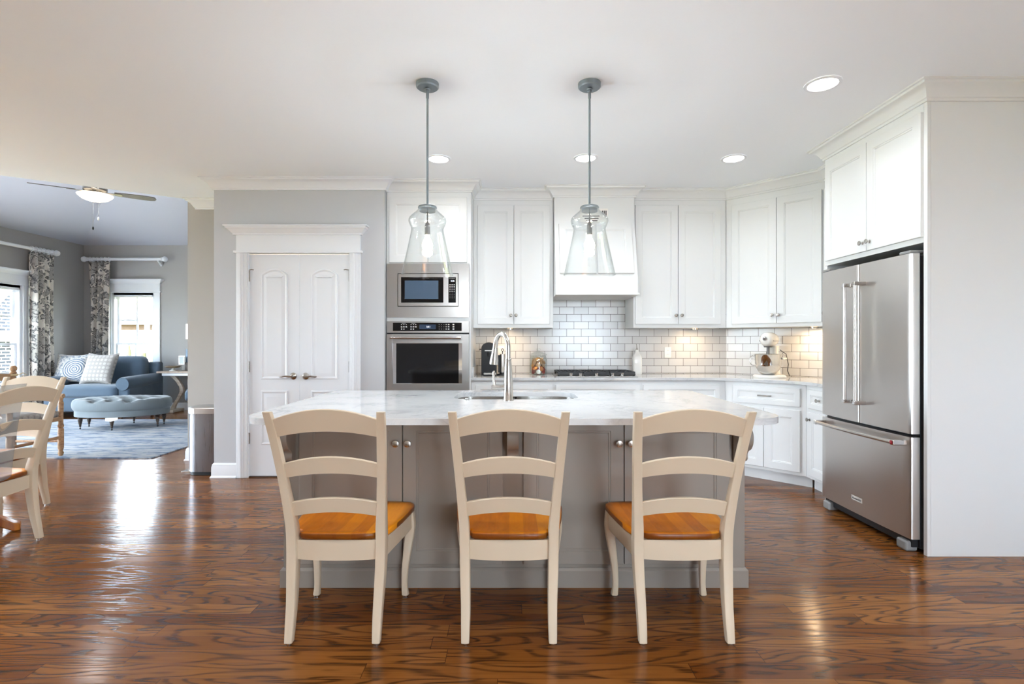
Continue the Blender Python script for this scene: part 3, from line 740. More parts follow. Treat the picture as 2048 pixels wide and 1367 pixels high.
for x in (-.16, .21): M().lathe([(.04, .686), (.045, .689), (.03, .690), (.0, .687)], x, 3.27).build('drain', m_chrome, t)

# faucet
fx, fy = WX(1016.5, 2.99), 2.985
t = thing('faucet', 'tall brushed nickel pull-down faucet on the island beside the sink', 'faucet', (fx, fy, .914))
M().lathe([(.031, 0), (.031, .006), (.027, .012), (.0265, .10), (.0235, .17), (.0185, .225), (.017, .232)], seg=28).build('base', m_nickel, t)
M().lathe([(.0165, .232), (.0195, .234), (.0195, .242), (.0165, .244)], seg=28).build('collar', m_nickel, t)
ex, ey = -.085, .10; pth = [(0, 0, .244), (0, 0, .30)]
for i in range(15):
    a = PI*i/14; k = (1-math.cos(a))/2*.92; pth.append((ex*k, ey*k, .30+.083*math.sin(a)))
M().tube(pth, .0145, 16).build('spout', m_nickel, t)
q = Vector(pth[-1]); dn = Vector((ex*.10, ey*.10, -.09)); 
M().tube([q, q+dn*.35, q+dn*.8, q+dn*1.05, q+dn*1.08], [.0165, .019, .0255, .026, .022], 20).build('spray_head', m_nickel, t)
hz_ = WZ(774, 2.985)-.914
m = M().tube([(-.02, 0, hz_), (-.062, 0, hz_), (-.092, 0, hz_)], [.0165, .0165, .0155], 18).tube([(-.092, 0, hz_), (-.096, 0, hz_)], [.0155, .008], 18)
h = m.build('handle', m_nickel, t)
M().tube([(-.078, 0, hz_+.012), (-.084, 0, hz_+.045), (-.083, 0, hz_+.088), (-.081, 0, hz_+.094)], [.009, .007, .0085, .004], 14).build('lever', m_nickel, t)
tag(M().lathe([(.016, .914), (.016, .918), (.010, .921), (.010, .926), (.012, .928), (0, .929)], WX(934, 3.0), 3.0, 20).build('air_switch', m_chrome), 'small round chrome button on the island worktop beside the sink', 'button')

# ================================================================== LADDER-BACK CHAIRS
def rect(cx, cy, z, hx, hy, r=.006):
    P = fillet([(cx-hx, cy-hy), (cx+hx, cy-hy), (cx+hx, cy+hy), (cx-hx, cy+hy)], min(r, hx*.6, hy*.6), 2); return [(x, y, z) for x, y in P]
def interp(tab, z):
    for a, b in zip(tab, tab[1:]):
        if a[0] <= z <= b[0]:
            k = (z-a[0])/(b[0]-a[0]); return [p+(q-p)*k for p, q in zip(a, b)]
    return tab[-1]
#           z     x     y     hx    hy
REAR = [[.010, .181, -.246, .0165, .017], [.08, .181, -.232, .0185, .019], [.16, .182, -.214, .0195, .022], [.28, .186, -.194, .021, .026], [.38, .188, -.186, .021, .029], [.46, .189, -.192, .021, .027],
        [.54, .194, -.210, .020, .022], [.66, .2025, -.240, .0185, .018], [.80, .212, -.282, .018, .0165], [.90, .219, -.317, .0175, .0155], [.974, .2245, -.348, .0165, .014]]
FRONT = [[.010, .218, .160, .0165, .0165], [.06, .214, .158, .0145, .0145], [.14, .2165, .164, .0165, .0165], [.22, .225, .176, .0195, .0195], [.29, .2335, .187, .0225, .0225], [.345, .2365, .190, .024, .024], [.41, .232, .186, .024, .024]]
def make_chair(name, label, cat, group):
    t = thing(name, label, cat, (0, 0, 0), 0, group)
    RS, FS = smooth_tab(REAR, 4), smooth_tab(FRONT, 4)
    for s in (-1, 1):
        l = M().loft([rect(s*x, y, z, a, b) for z, x, y, a, b in RS]).build('rear_leg', m_cream, t, smooth=40)
        M().lathe([(.0145, 0), (.0145, .007), (.010, .0095)], s*.181, -.246, 16).build('foot_glide', m_chrome, l)
        l = M().loft([rect(s*x, y, z, a, b, .01) for z, x, y, a, b in FS]).build('front_leg', m_cream, t, smooth=40)
        M().lathe([(.0145, 0), (.0145, .007), (.010, .0095)], s*.218, .160, 16).build('foot_glide', m_chrome, l)
    for nm, tc, te, bc, be in (('crest_rail', .985, .943, .893, .868), ('slat', .783, .752, .711, .690), ('slat', .603, .580, .538, .517)):
        rg = []; n = 16
        zc = (te+be)/2; rowt = interp(REAR, te); rowb = interp(REAR, be)
        for i in range(n+1):
            s = -1+2*i/n; q = 1-s*s
            zt_, zb_ = te+(tc-te)*q, be+(bc-be)*q
            xt, xb = s*(rowt[1]-.012), s*(rowb[1]-.012)
            yt, yb = rowt[2]+.002-.012*q, rowb[2]+.002-.012*q
            rg.append([(xb, yb-.009, zb_), (xt, yt-.009, zt_-.003), (xt, yt-.006, zt_), (xt, yt+.006, zt_), (xt, yt+.009, zt_-.003), (xb, yb+.009, zb_)])
        M().loft(rg).build(nm, m_cream, t, smooth=35)
    # aprons
    rg = []
    for i in range(9):
        s = -1+2*i/8; x = s*.175; zb = .330-.008*(1-s*s)
        rg.append([(x, -.196, zb), (x, -.196, .411), (x, -.176, .411), (x, -.176, zb)])
    M().loft(rg).build('rear_apron', m_cream, t, bevel=.002)
    M().loft([[(-.222, .176, .33), (-.222, .176, .411), (-.222, .198, .411), (-.222, .198, .33)], [(.222, .176, .33), (.222, .176, .411), (.222, .198, .411), (.222, .198, .33)]]).build('front_apron', m_cream, t, bevel=.002)
    for s in (-1, 1):
        rg = []
        for i in range(9):
            k = i/8; y = -.185+.37*k; x = s*(.188+.048*math.sin(k*PI/2)); zb = .33+.008*math.sin(PI*k)
            rg.append([(x-.011, y, zb), (x+.011, y, zb), (x+.011, y, .411), (x-.011, y, .411)])
        M().loft(rg).build('side_apron', m_cream, t, bevel=.002)
    # saddled seat
    half = [(0, -.206), (.10, -.203), (.150, -.196), (.163, -.185), (.165, -.158), (.205, -.150), (.222, -.10), (.240, 0), (.253, .10), (.259, .17), (.255, .205), (.235, .230), (.18, .243), (.09, .249), (0, .251)]
    out = half+[(-x, y) for x, y in half[-2:0:-1]]
    def rg(k, z): return [(x*k, .02+(y-.02)*k, z) for x, y in out]
    m = M().loft([rg(.0005, .412), rg(.6, .412), rg(.965, .412), rg(.99, .416), rg(1, .424), rg(.998, .434), rg(.985, .441), rg(.96, .443), rg(.9, .4425), rg(.8, .441), rg(.65, .438), rg(.45, .435), rg(.2, .434), rg(.0005, .434)], True, True)
    m.build('seat', m_seat, t, smooth=50)
    return t
GC = 'cream ladder-back chairs at the island'
ch = make_chair('ladder_back_chair', 'cream ladder-back chair with honey seat at the pantry end of the island', 'chair', GC)
ch.location = (-.742, 2.40, 0)
dup(ch, (-.012, 2.40, 0), 0, 'cream ladder-back chair with honey seat at the middle of the island, before the faucet')
dup(ch, (.722, 2.40, 0), 0, 'cream ladder-back chair with honey seat at the refrigerator end of the island')
GD = 'cream ladder-back chairs at the dining table'
dup(ch, (-3.246, 3.12, 0), R(90), 'cream ladder-back chair at the left frame edge, its back to the kitchen', GD)
dup(ch, (-3.755, 3.75, 0), R(180), 'cream ladder-back chair on the far side of the dining table, facing the camera', GD)

# dining table
t = thing('dining_table', 'round honey wood pedestal dining table beside the cream chairs', 'table', (-3.80, 3.08, 0))
M().lathe([(0, .725), (.50, .725), (.545, .735), (.56, .748), (.552, .758), (.54, .760), (0, .760)], seg=64).build('tabletop', wood('polished table wood', '#7d5233', '#97694a', (2, 14, 2), .10), t, smooth=40)
M().lathe([(.0, .16), (.08, .16), (.10, .20), (.07, .26), (.055, .34), (.085, .46), (.075, .56), (.05, .62), (.11, .70), (.30, .7245), (0, .7245)], seg=32).build('pedestal', m_honey, t)
for k in range(4):
    a = R(38+90*k); ca, sa = math.cos(a), math.sin(a); rg = []
    for r_, z, hw, hh in ((.05, .36, .03, .07), (.16, .40, .034, .05), (.29, .38, .036, .045), (.40, .29, .038, .045), (.48, .17, .038, .042), (.55, .075, .038, .034), (.62, .028, .04, .028), (.65, .024, .034, .024)):
        rg.append([(ca*r_-sa*d, sa*r_+ca*d, z+e) for d, e in ((-hw, -hh), (hw, -hh), (hw, hh), (-hw, hh))])
    M().loft(rg).build('leg', m_honey, t, bevel=.008, seg=3)
# translucent grey sheet made up to imitate a ghosted grey area by the near chair
n = N('translucent grey sheet'); n.n.remove(n.b)
tr = n('ShaderNodeBsdfTransparent', {0: (1, 1, 1, 1)}); df = n('ShaderNodeBsdfDiffuse', {0: col('#989da0')})
mx = n('ShaderNodeMixShader', {0: .36, 1: tr.outputs[0], 2: df.outputs[0]}); n.t.links.new(mx.outputs[0], n.o.inputs[0])
def cloth(a, b):
    y = 2.80+.33*a*(1-.10*b) ; z = 1.0-.56*b-.02*math.sin(a*4)*b; lean = max(0, (z-.42))/.55
    x = -3.046+.105*lean**1.2+.014+.012*math.sin(a*13+b*3)*b+.05*b*b
    return (x, y, z)
tag(M().grid(24, 24, cloth).build('grey_haze_sheet', n.m, smooth=60, solid=.002), 'translucent grey sheet added in front of the near dining chair back', 'cloth')
# ================================================================== CEILING LIGHTS
def can(x, y, label, group='recessed ceiling lights in the kitchen', power=CAN_W):
    t = thing('recessed_light', label, 'ceiling light', (x, y, H), 0, group)
    M().lathe([(.098, -.001), (.098, -.006), (.080, -.009), (.076, -.004), (.076, -.001)], seg=40, cap=False).build('trim_ring', m_trim, t, smooth=40)
    M().lathe([(.0765, -.0015), (.0765, -.004), (0, -.004)], seg=40, cap=True).build('lens', m_lens, t)
    lamp('can_lamp', 'AREA', (0, 0, -.012), power, KEL_N, (0, 0, 0), t, shape='DISK', size=.14, spread=R(150))
can(-.60, 4.256, 'recessed ceiling light just right of the pendant in front of the oven tower')
can(.60, 4.235, 'recessed ceiling light behind the pendant in front of the range hood')
can(1.81, 4.245, 'recessed ceiling light in front of the corner upper cabinet')
can(1.805, 3.02, 'recessed ceiling light nearest the refrigerator, largest of the row')
for x, y in ((-2.0, 1.1), (-.62, 1.1), (.62, 1.1), (1.9, 1.1), (-3.9, 1.1), (-4.2, 3.3), (-.6, -1.4), (1.2, -1.4), (-3.0, -1.4)):  # unseen cans added as extra light sources for the room
    can(x, y, 'added recessed white ceiling light overhead, unseen outside the frame', 'added recessed ceiling lights, unseen out of frame', 4.0)

def pendant(x, y, label):
    t = thing('pendant_light', label, 'pendant light', (x, y, 0), 0, 'glass pendants over the island')
    M().lathe([(0, H-.028), (.058, H-.028), (.065, H-.022), (.066, H), (0, H)], seg=40).build('canopy', m_zinc, t)
    m = M().lathe([(.012, H-.028), (.018, H-.034), (.012, H-.04), (.015, H-.046), (.009, H-.05), (.009, H-.085), (.0065, H-.088), (.0065, 2.04)], seg=16)
    m.build('stem', m_zinc, t)
    M().lathe([(0, 2.045), (.03, 2.045), (.052, 2.036), (.055, 2.028), (.046, 2.022), (.046, 2.006), (0, 2.004)], seg=32).build('cap', m_zinc, t)
    M().lathe([(.0045, 2.006), (.0045, 1.948), (.012, 1.938), (.0155, 1.925), (.0155, 1.872), (0, 1.872)], seg=20).build('socket', m_midgrey, t)
    b = M().lathe([(.0, 1.872), (.012, 1.870), (.014, 1.855), (.026, 1.832), (.031, 1.812), (.027, 1.790), (.014, 1.779), (0, 1.777)], seg=20).build('bulb', m_bulb, t)
    prof = smooth_tab([[.053, 2.024], [.060, 2.010], [.083, 1.990], [.103, 1.970], [.1085, 1.950], [.101, 1.926], [.0935, 1.908], [.0945, 1.89], [.108, 1.825], [.128, 1.735], [.146, 1.655], [.149, 1.642]], 3)
    m = M(); n = 56
    inner = [(r-.0022, z) for r, z in prof][::-1]
    m.lathe(prof+[(prof[-1][0]+.0012, 1.639), (prof[-1][0]-.001, 1.637)]+inner, seg=n, cap=False)
    m.build('shade', m_glass, t, smooth=60)
    lamp('pendant_lamp', 'POINT', (0, 0, 1.76), PEND_W, KEL_W, (0, 0, 0), t, shadow_soft_size=.03)
pendant(-.491, 3.02, 'clear glass pendant hanging in front of the oven tower')
pendant(.450, 3.02, 'clear glass pendant hanging in front of the range hood')

# under-cabinet lights
for nm, x, y, rz, lb in (('under_cabinet_light', -.02, 5.30, 0, 'small puck light under the upper cabinet left of the range hood'), ('under_cabinet_light', 1.87, 5.32, 0, 'small puck light under the upper cabinet right of the range hood'), ('under_cabinet_light', 2.79, 4.80, R(-45), 'small puck light under the corner upper cabinet above the mixer')):
    t = thing(nm, lb, 'light', (x, y, 1.39), rz, 'puck lights under the upper cabinets')
    M().lathe([(.036, -.0005), (.036, -.014), (.030, -.015), (.030, -.0005)], seg=24, cap=False).build('rim', m_nickel, t)
    M().lathe([(.030, -.0008), (.030, -.010), (0, -.010)], seg=24).build('lens', emit('warm puck lens', (1, .8, .55, 1), 6), t)
    lamp('puck_lamp', 'AREA', (0, 0, -.018), UNDER_W*(1.5 if rz else 1), (1, .74, .46), (0, 0, 0), t, shape='DISK', size=.06)

# ================================================================== WORKTOP ITEMS
Z0 = .9142
t = thing('cooktop', 'stainless gas cooktop with black grates under the range hood', 'cooktop', (.815, 5.20, Z0))
M().box(-.393, .393, -.235, .235, 0, .008).build('tray', m_steelx, t, bevel=.004)
for i, (a, b) in enumerate(((-.375, -.13), (-.125, .125), (.13, .375))):
    m = M(); zt_ = .050
    for y in (-.175, .205): m.box(a, b, y-.007, y+.007, .030, zt_)
    for x in (a+.007, b-.007): m.box(x-.007, x+.007, -.175, .205, .030, zt_)
    for k in range(1, 6):
        x = a+(b-a)*k/6; m.box(x-.004, x+.004, -.175, .205, .036, zt_)
    for y in (-.05, .08): m.box(a, b, y-.005, y+.005, .034, zt_)
    for x in (a+.01, b-.01):
        for y in (-.17, .20): m.box(x-.008, x+.008, y-.008, y+.008, .008, .031)
    m.loft([[(a, -.195, .018), (b, -.195, .018), (b, -.175, .012), (a, -.175, .012)], [(a, -.180, zt_-.004), (b, -.180, zt_-.004), (b, -.168, zt_-.002), (a, -.168, zt_-.002)]])
    m.build('grate', m_blackm, t, bevel=.0015, seg=1)
for x, y in ((-.25, -.07), (-.25, .12), (0, .03), (.25, -.07), (.25, .12)):
    M().lathe([(.05, .008), (.05, .016), (.036, .018), (.036, .027), (0, .028)], x, y, 24).build('burner', m_blackm, t)
for px in (1142, 1161, 1193, 1225, 1244):
    x = WX(px, 4.99)-.815
    M().lathe([(.019, .008), (.019, .012), (.014, .014), (.0165, .034), (.013, .038), (0, .038)], x, -.213, 20).build('knob', m_chrome, t)

t = thing('coffee_machine', 'black capsule coffee machine beside the oven tower', 'coffee machine', (-.232, 5.29, Z0))
def arch(w, h, n=14): return [(-w/2, 0), (w/2, 0)]+[(w/2*math.cos(PI*i/n), h-w/2*.8+w/2*.8*math.sin(PI*i/n)) for i in range(n+1)]
m = M(); A = arch(.150, .332); m.loft([[(x, -.10, z) for x, z in arch(.142, .326)], [(x, -.094, z) for x, z in A], [(x, .10, z) for x, z in A]])
m.build('body', plain('black plastic', '#141418', .28), t, smooth=40)
M().box(-.05, .075, -.165, -.1005, .012, .03).build('drip_tray', m_steelx, t, bevel=.006)
M().box(-.04, .055, -.104, -.0995, .245, .254).build('lever_strip', m_white, t, bevel=.001)
M().lathe([(.032, .19), (.036, .215), (.03, .235), (0, .236)], .02, -.115, 20).build('brew_head', m_blackm, t)
M().tube([(-.074, .0, .262), (-.098, 0, .262)], .006, 10).build('side_lever', m_blackm, t)
t = thing('milk_frother', 'steel milk frother canister with ring handle beside the black coffee machine', 'frother', (-.095, 5.24, Z0))
M().lathe([(.055, 0), (.058, .004), (.058, .014), (.032, .018), (.032, .03), (0, .03)], seg=24).build('base', m_blackm, t)
M().lathe([(.026, .03), (.0275, .035), (.0275, .205), (.024, .214), (0, .215)], seg=24).build('canister', m_steel, t)
m = M().box(-.045, -.026, -.02, .02, .03, .205); m.build('bracket', m_blackm, t, bevel=.004)
m = M().tube([(0, 0, .213), (0, 0, .245)], .005, 8).tube([(.012*math.cos(a), 0, .256+.012*math.sin(a)) for a in [2*PI*i/14 for i in range(15)]], .0035, 8)
m.build('ring_handle', m_blackm, t)

jx, jy = .273, 5.40
t = thing('glass_jar', 'clear glass jar with lid, full of coffee pods', 'jar', (jx, jy, Z0))
M().lathe([(0, .0), (.085, .0), (.090, .006), (.090, .160), (.084, .176), (.080, .188), (.083, .196), (.080, .196), (.077, .188), (.081, .175), (.087, .159), (.087, .010), (.08, .007), (0, .007)], seg=40, cap=False).build('body', m_jar, t, smooth=50)
M().lathe([(0, .198), (.088, .198), (.092, .204), (.086, .210), (.05, .228), (.018, .236), (.012, .242), (.022, .258), (.020, .268), (0, .270)], seg=32).build('lid', m_jar, t, smooth=50)
def pod(name, c, label):
    t = thing(name, label, 'coffee pod', (0, 0, 0), 0, 'coffee pods in the glass jar')
    M().lathe([(.0, -.013), (.013, -.013), (.021, .002), (.0215, .006), (0, .006)], seg=16).build('cup', plain('pod '+c, c, .35, .5), t)
    M().lathe([(.0245, .0062), (.0245, .0075), (.019, .0095), (0, .012)], seg=16).build('foil', plain('pod foil '+c, c, .3, .5), t)
    return t
cols = [('#b98a52', 'tan'), ('#d9802a', 'orange'), ('#a83428', 'red'), ('#ddd8cf', 'silver'), ('#c8a27a', 'beige'), ('#7a2a22', 'dark red')]
layers = [(.030, [3, 2, 5, 2, 3, 5, 2]), (.062, [1, 2, 1, 5, 1, 1, 2]), (.094, [4, 1, 0, 4, 0, 4, 1]), (.126, [0, 4, 0, 4, 4, 0, 4]), (.152, [0, 4, 0, 4])]
protos = {}
rnd = random.Random(3)
for li, (z, L) in enumerate(layers):
    n_out = min(6, len(L)-1) if len(L) > 4 else len(L)
    for k, ci in enumerate(L):
        r_ = .056 if k < n_out else 0
        if len(L) <= 4: r_ = .045
        a = 2*PI*(k+li*.45)/n_out-PI/2
        lab = '%s coffee pod inside the glass jar' % cols[ci][1]
        if ci not in protos: p = protos[ci] = pod('coffee_pod', *cols[ci][:1], lab)
        else: p = dup(protos[ci], (0, 0, 0), 0)
        p.location = (jx+r_*math.cos(a), jy+r_*math.sin(a), Z0+z+rnd.uniform(-.003, .003))
        tilt = R(rnd.uniform(50, 95)); p.rotation_euler = (tilt*(-1 if False else 1), 0, a+PI/2+R(rnd.uniform(-20, 20)))

t = thing('oil_bottle', 'white ceramic oil bottle with dark pourer right of the cooktop', 'bottle', (1.297, 5.40, Z0))
sq = lambda h, z: [(x, y, z) for x, y in fillet([(-h, -h), (h, -h), (h, h), (-h, h)], h*.45, 5)]
M().loft([sq(.043, 0), sq(.046, .004), sq(.046, .175), sq(.040, .195), sq(.022, .222), sq(.018, .235), sq(.018, .252), sq(.014, .256)]).build('body', m_enamel, t, smooth=50)
M().lathe([(.012, .255), (.012, .264), (.006, .268), (.004, .275)], seg=14).tube([(0, 0, .270), (-.004, -.004, .30), (-.010, -.010, .318)], [.004, .003, .003], 8).build('pourer', m_pewter, t)

def outlet(x, y, z, label):
    t = thing('wall_outlet', label, 'outlet', (x, y, z))
    M().rings(-.036, .036, -.058, .058, [(0, -.003), (.003, -.006), (.006, -.0065)], back=0).build('plate', m_white, t)
    m = M()
    for s in (-1, 1): m.box(-.015, .015, -.009, -.006, s*.021-.014, s*.021+.014)
    r_ = m.build('socket', m_white, t, bevel=.003)
    m = M()
    for s in (-1, 1):
        for dx in (-.006, .006): m.box(dx-.001, dx+.001, -.0094, -.0089, s*.021-.002, s*.021+.007)
    m.build('slot', m_dark, r_, smooth=0)
outlet(WX(1335.5, 5.52), 5.521, WZ(704.5, 5.52), 'white outlet on the subway tiles right of the oil bottle')
outlet(WX(1001.5, 5.52), 5.521, WZ(702, 5.52), 'white outlet plate on the tiles behind the milk frother')

t = thing('stand_mixer', 'white stand mixer with polished steel bowl on the corner worktop', 'mixer', (2.44, 4.93, Z0), R(-40))
ring = lambda k, z: [(.15*k*math.cos(a)*(1 if math.sin(a) < 0 else .8), .02+(.14 if math.sin(a) < 0 else .19)*k*math.sin(a), z) for a in [2*PI*i/36 for i in range(36)]]
M().loft([ring(.97, 0), ring(1, .006), ring(1, .014), ring(.95, .026), ring(.85, .03)]).build('base', m_enamel, t, smooth=50)
M().loft([rect(0, .15, .028, .062, .05, .03), rect(0, .15, .12, .046, .042, .03), rect(0, .145, .24, .042, .045, .03), rect(0, .13, .30, .048, .06, .03)]).build('column', m_enamel, t, smooth=50)
m = M(); rg = []
for y, rr in ((-.150, .02), (-.147, .040), (-.135, .054), (-.11, .062), (-.05, .066), (.05, .065), (.13, .058), (.18, .045), (.205, .025), (.21, .005)):
    rg.append([(rr*.92*math.cos(a), y, .360+rr*1.05*math.sin(a)) for a in [2*PI*i/24 for i in range(24)]])
hd = m.loft(rg).build('head', m_enamel, t, smooth=50)
rg = [[(.0672*.92*math.cos(a), y, .348+.058*math.sin(a)*.1) for a in [PI+2*PI*i/24 for i in range(24)]] for y in (-.1, .1)]
M().box(-.0635, .0635, -.10, .10, .343, .350).build('chrome_band', m_chrome, hd)
m = M(); m.T = Matrix.Translation((0, -.152, .365)) @ Matrix.Rotation(R(90), 4, 'X'); m.lathe([(.02, -.01), (.02, .004), (.016, .008), (0, .009)], seg=20); m.build('hub_cap', m_chrome, hd)
M().lathe([(.034, .285), (.040, .296), (.036, .305)], 0, -.045, 24).lathe([(.012, .20), (.014, .21), (.014, .286)], 0, -.045, 16).build('beater_shaft', m_midgrey, t)
b = M().lathe([(.055, .033), (.062, .036), (.085, .06), (.108, .10), (.114, .125), (.1155, .218), (.119, .221), (.116, .223), (.112, .218), (.110, .13), (.08, .065), (0, .045)], 0, -.045, 48, cap=False).build('bowl', plain('polished bowl steel', (.78, .76, .72, 1), .06, 1), t, smooth=50)
M().tube([(-.112, -.045, .200), (-.135, -.05, .206), (-.155, -.055, .190), (-.158, -.055, .145), (-.145, -.05, .115), (-.112, -.045, .112)], .006, 10).build('handle', m_chrome, b)
M().box(-.13, -.04, .085, .10, .17, .188).box(.04, .13, .085, .10, .17, .188).box(-.13, -.118, -.045, .09, .17, .188).box(.118, .13, -.045, .09, .17, .188).build('bowl_arm', m_enamel, t, bevel=.003)
M().tube([(.05, .15, .21), (.075, .15, .215), (.105, .14, .205)], [.006, .006, .008], 10).build('lift_lever', m_chrome, t)
M().tube([(.05, .18, .26), (.10, .2, .22), (.12, .2, .12), (.11, .21, .06), (.13, .21, .008)], .0045, 8).build('cord', m_dark, t)

# ================================================================== STEP CAN
t = thing('trash_can', 'slim stainless step trash can against the pantry side wall', 'trash can', (-2.772, 4.985, 0))
def dsh(k, ex=0, d=.30, w=.125):
    P = [(0+ex*0, -w-ex), (0, w+ex)]; r = .12
    pts = [(0, w+ex)]
    for i in range(17):
        a = PI/2+PI*i/16; pts.append((-(d-.11)+(.11+ex)*math.cos(a), (w+ex)*math.sin(a)))
    pts.append((0, -w-ex)); return [(x, y, k) for x, y in pts]
M().loft([dsh(.035), dsh(.575)]).build('body', brushed('can steel', (.30, .30, .32, 1), .28, 'z'), t, smooth=40)
M().loft([dsh(.003, -.008), dsh(.035, -.006)]).build('base', m_blackm, t)
M().loft([dsh(.575, .004), dsh(.578, .007), dsh(.628, .007), dsh(.634, .003), dsh(.640, -.02)]).build('lid', m_steel, t, smooth=30)
M().box(-.345, -.24, -.09, .09, .022, .034).build('pedal', m_chrome, t, bevel=.006)

# ================================================================== LIVING ROOM
tag(M().prism([(-7.4, 5.57), (-3.86, 5.57), (-3.86, 8.36), (-7.4, 8.36)], .0005, .012).build('rug', m_rug, smooth=0), 'distressed blue and cream rug under the tufted ottoman', 'rug')

# sofa
t = thing('sofa', 'blue velvet loveseat with rolled arms under the far window', 'sofa', (0, 0, 0))
sx0_, sx1_ = -7.66, -6.20
M().box(sx0_+.06, sx1_-.03, 8.44, 9.30, .11, .36).build('base', m_blue, t, bevel=.03, seg=4)
def cushion(name, x0, x1, y0, y1, z0, z1, r, mat, par, puff=.02):
    n = 14; m = M(); cx, cy, cz = (x0+x1)/2, (y0+y1)/2, (z0+z1)/2; hx, hy, hz = (x1-x0)/2, (y1-y0)/2, (z1-z0)/2
    bmesh.ops.create_cube(m.bm, size=2)
    bmesh.ops.subdivide_edges(m.bm, edges=m.bm.edges, cuts=11, use_grid_fill=True)
    for v in m.bm.verts:
        p = [v.co.x*hx, v.co.y*hy, v.co.z*hz]; h = (hx, hy, hz)
        q = [max(-(h[i]-r), min(h[i]-r, p[i])) for i in range(3)]
        d = Vector([p[i]-q[i] for i in range(3)])
        if d.length > 1e-6: d = d.normalized()*r
        c = [q[i]+d[i] for i in range(3)]
        ax = [1-(v.co[i])**2 for i in range(3)]
        mi = min(range(3), key=lambda i: h[i])
        o = [j for j in range(3) if j != mi]
        c[mi] += math.copysign(puff*max(0, ax[o[0]])*max(0, ax[o[1]]), v.co[mi]) if abs(v.co[mi]) > .5 else 0
        v.co = Vector((cx+c[0], cy+c[1], cz+c[2]))
    return m.build(name, mat, par, smooth=60)
cushion('seat_cushion', sx0_+.22, sx1_-.20, 8.40, 9.05, .345, .535, .05, m_blue, t, .03)
m_ = cushion('back_cushion', sx0_+.10, sx1_-.20, 8.98, 9.24, .48, 1.01, .11, m_blue, t, .05)
M().box(sx0_+.05, sx1_-.05, 9.20, 9.34, .12, .90).build('back_frame', m_blue, t, bevel=.04, seg=4)
for xs in (sx0_+.12, sx1_-.12):
    m = M().tube([(xs, 8.43, .565), (xs, 8.47, .565), (xs, 8.9, .58), (xs, 9.26, .60)], [.105, .115, .115, .105], 24)
    m.build('arm_roll', m_blue, t, smooth=60)
    M().box(xs-.09, xs+.09, 8.45, 9.28, .12, .56).build('arm', m_blue, t, bevel=.03, seg=3)
for x in (sx0_+.18, sx1_-.18):
    for y in (8.50, 9.22): M().lathe([(.018, 0), (.022, .02), (.03, .11)], x, y, 14).build('leg', m_brown, t)

def pillow(name, label, loc, rz, mat, w=.27, lean=18):
    m = M(); n = 24
    for sg in (1, -1):
        def fn(u, v):
            a, b = u*2-1, v*2-1
            th = .085*((1-a**4)*(1-b**4))**.6
            return (a*w*(1-.10*(1-b*b)), sg*th, b*w*(1-.14*(1-a*a)))
        m.grid(n, n, fn)
    o = m.build(name, mat, smooth=80)
    o.location = loc; o.rotation_euler = (R(-lean), 0, rz)
    return tag(o, label, 'pillow', 'throw pillows on the blue sofa')
pillow('throw_pillow', 'white throw pillow with a blue round medallion on the blue sofa', (-7.44, 8.80, .80), R(8), m_med)
pillow('throw_pillow', 'pale throw pillow with soft dot pattern on the blue sofa', (-6.90, 8.70, .80), R(-4), m_dots, .285, 20)

# tufted ottoman
t = thing('tufted_ottoman', 'oval slate blue button-tufted ottoman on turned legs', 'ottoman', (-5.68, 7.60, .012), R(14))
A_, B_ = .62, .42
tufts = []
for r_ in range(-2, 3):
    for c_ in range(-4, 5):
        x, y = c_*.21+(.105 if r_ % 2 else 0), r_*.16
        if (x/(A_*.86))**2+(y/(B_*.88))**2 < 1: tufts.append((x, y))
def dome(u, v):
    a = 2*PI*u; k = v
    if k < .8: rr = k/.8*.93; z = .455-.035*rr**3
    else:
        s = (k-.8)/.2*PI; rr = .93+.07*math.sin(s); z = .455-.035*.8-.0-(1-math.cos(s))/2*.16
    x, y = A_*rr*math.cos(a), B_*rr*math.sin(a)
    d = 0
    if k < .85:
        for tx, ty in tufts:
            q = (x-tx)**2+(y-ty)**2; d = max(d, .045*math.exp(-q/.0018)+.035*math.exp(-q/.007))
        # folds between neighbouring buttons
    if k > .55: z -= .010*max(0, math.sin((k-.55)/.45*PI))*(abs(math.sin(a*7.5))**.25*-1+1)
    return (x, y, z-d)
M().grid(120, 60, dome, closed_u=True).build('cushion', m_slate, t, smooth=80)
for tx, ty in tufts: M().ell((tx, ty, .412-.03*((tx/A_)**2+(ty/B_)**2)), .012, .012, .007, 10, 6).build('button', m_slate, t)
el = lambda k, z: [(A_*k*math.cos(2*PI*i/56), B_*k*math.sin(2*PI*i/56), z) for i in range(56)]
M().loft([el(.93, .185), el(.945, .19), el(.945, .27), el(.93, .275)]).build('apron', m_slate, t, smooth=50)
for a in (20, 90, 160, 200, 270, 340):
    x, y = A_*.83*math.cos(R(a)), B_*.80*math.sin(R(a))
    l = M().lathe([(.008, .03), (.011, .04), (.016, .05), (.013, .06), (.018, .075), (.026, .12), (.029, .135), (.022, .142), (.03, .152), (.024, .16), (.036, .178), (.034, .186)], x, y, 18).build('leg', m_brown, t)
    M().ell((x, y, .014), .012, .008, .0135, 12, 8).build('caster', m_blackm, l)
m = M(); m.T = Matrix.Translation((.02, -.40, .165)); m.loft([[(-.07, -.002, -.022), (.0, -.006, -.03), (.08, -.002, -.005), (.08, -.002, .022), (-.07, -.002, .02)], [(-.07, .0, -.022), (.0, -.003, -.03), (.08, .0, -.005), (.08, .0, .022), (-.07, .0, .02)]])
tg = m.build('care_tag', m_white, t, smooth=0); tg['label'] = 'white paper tag hanging under the ottoman'

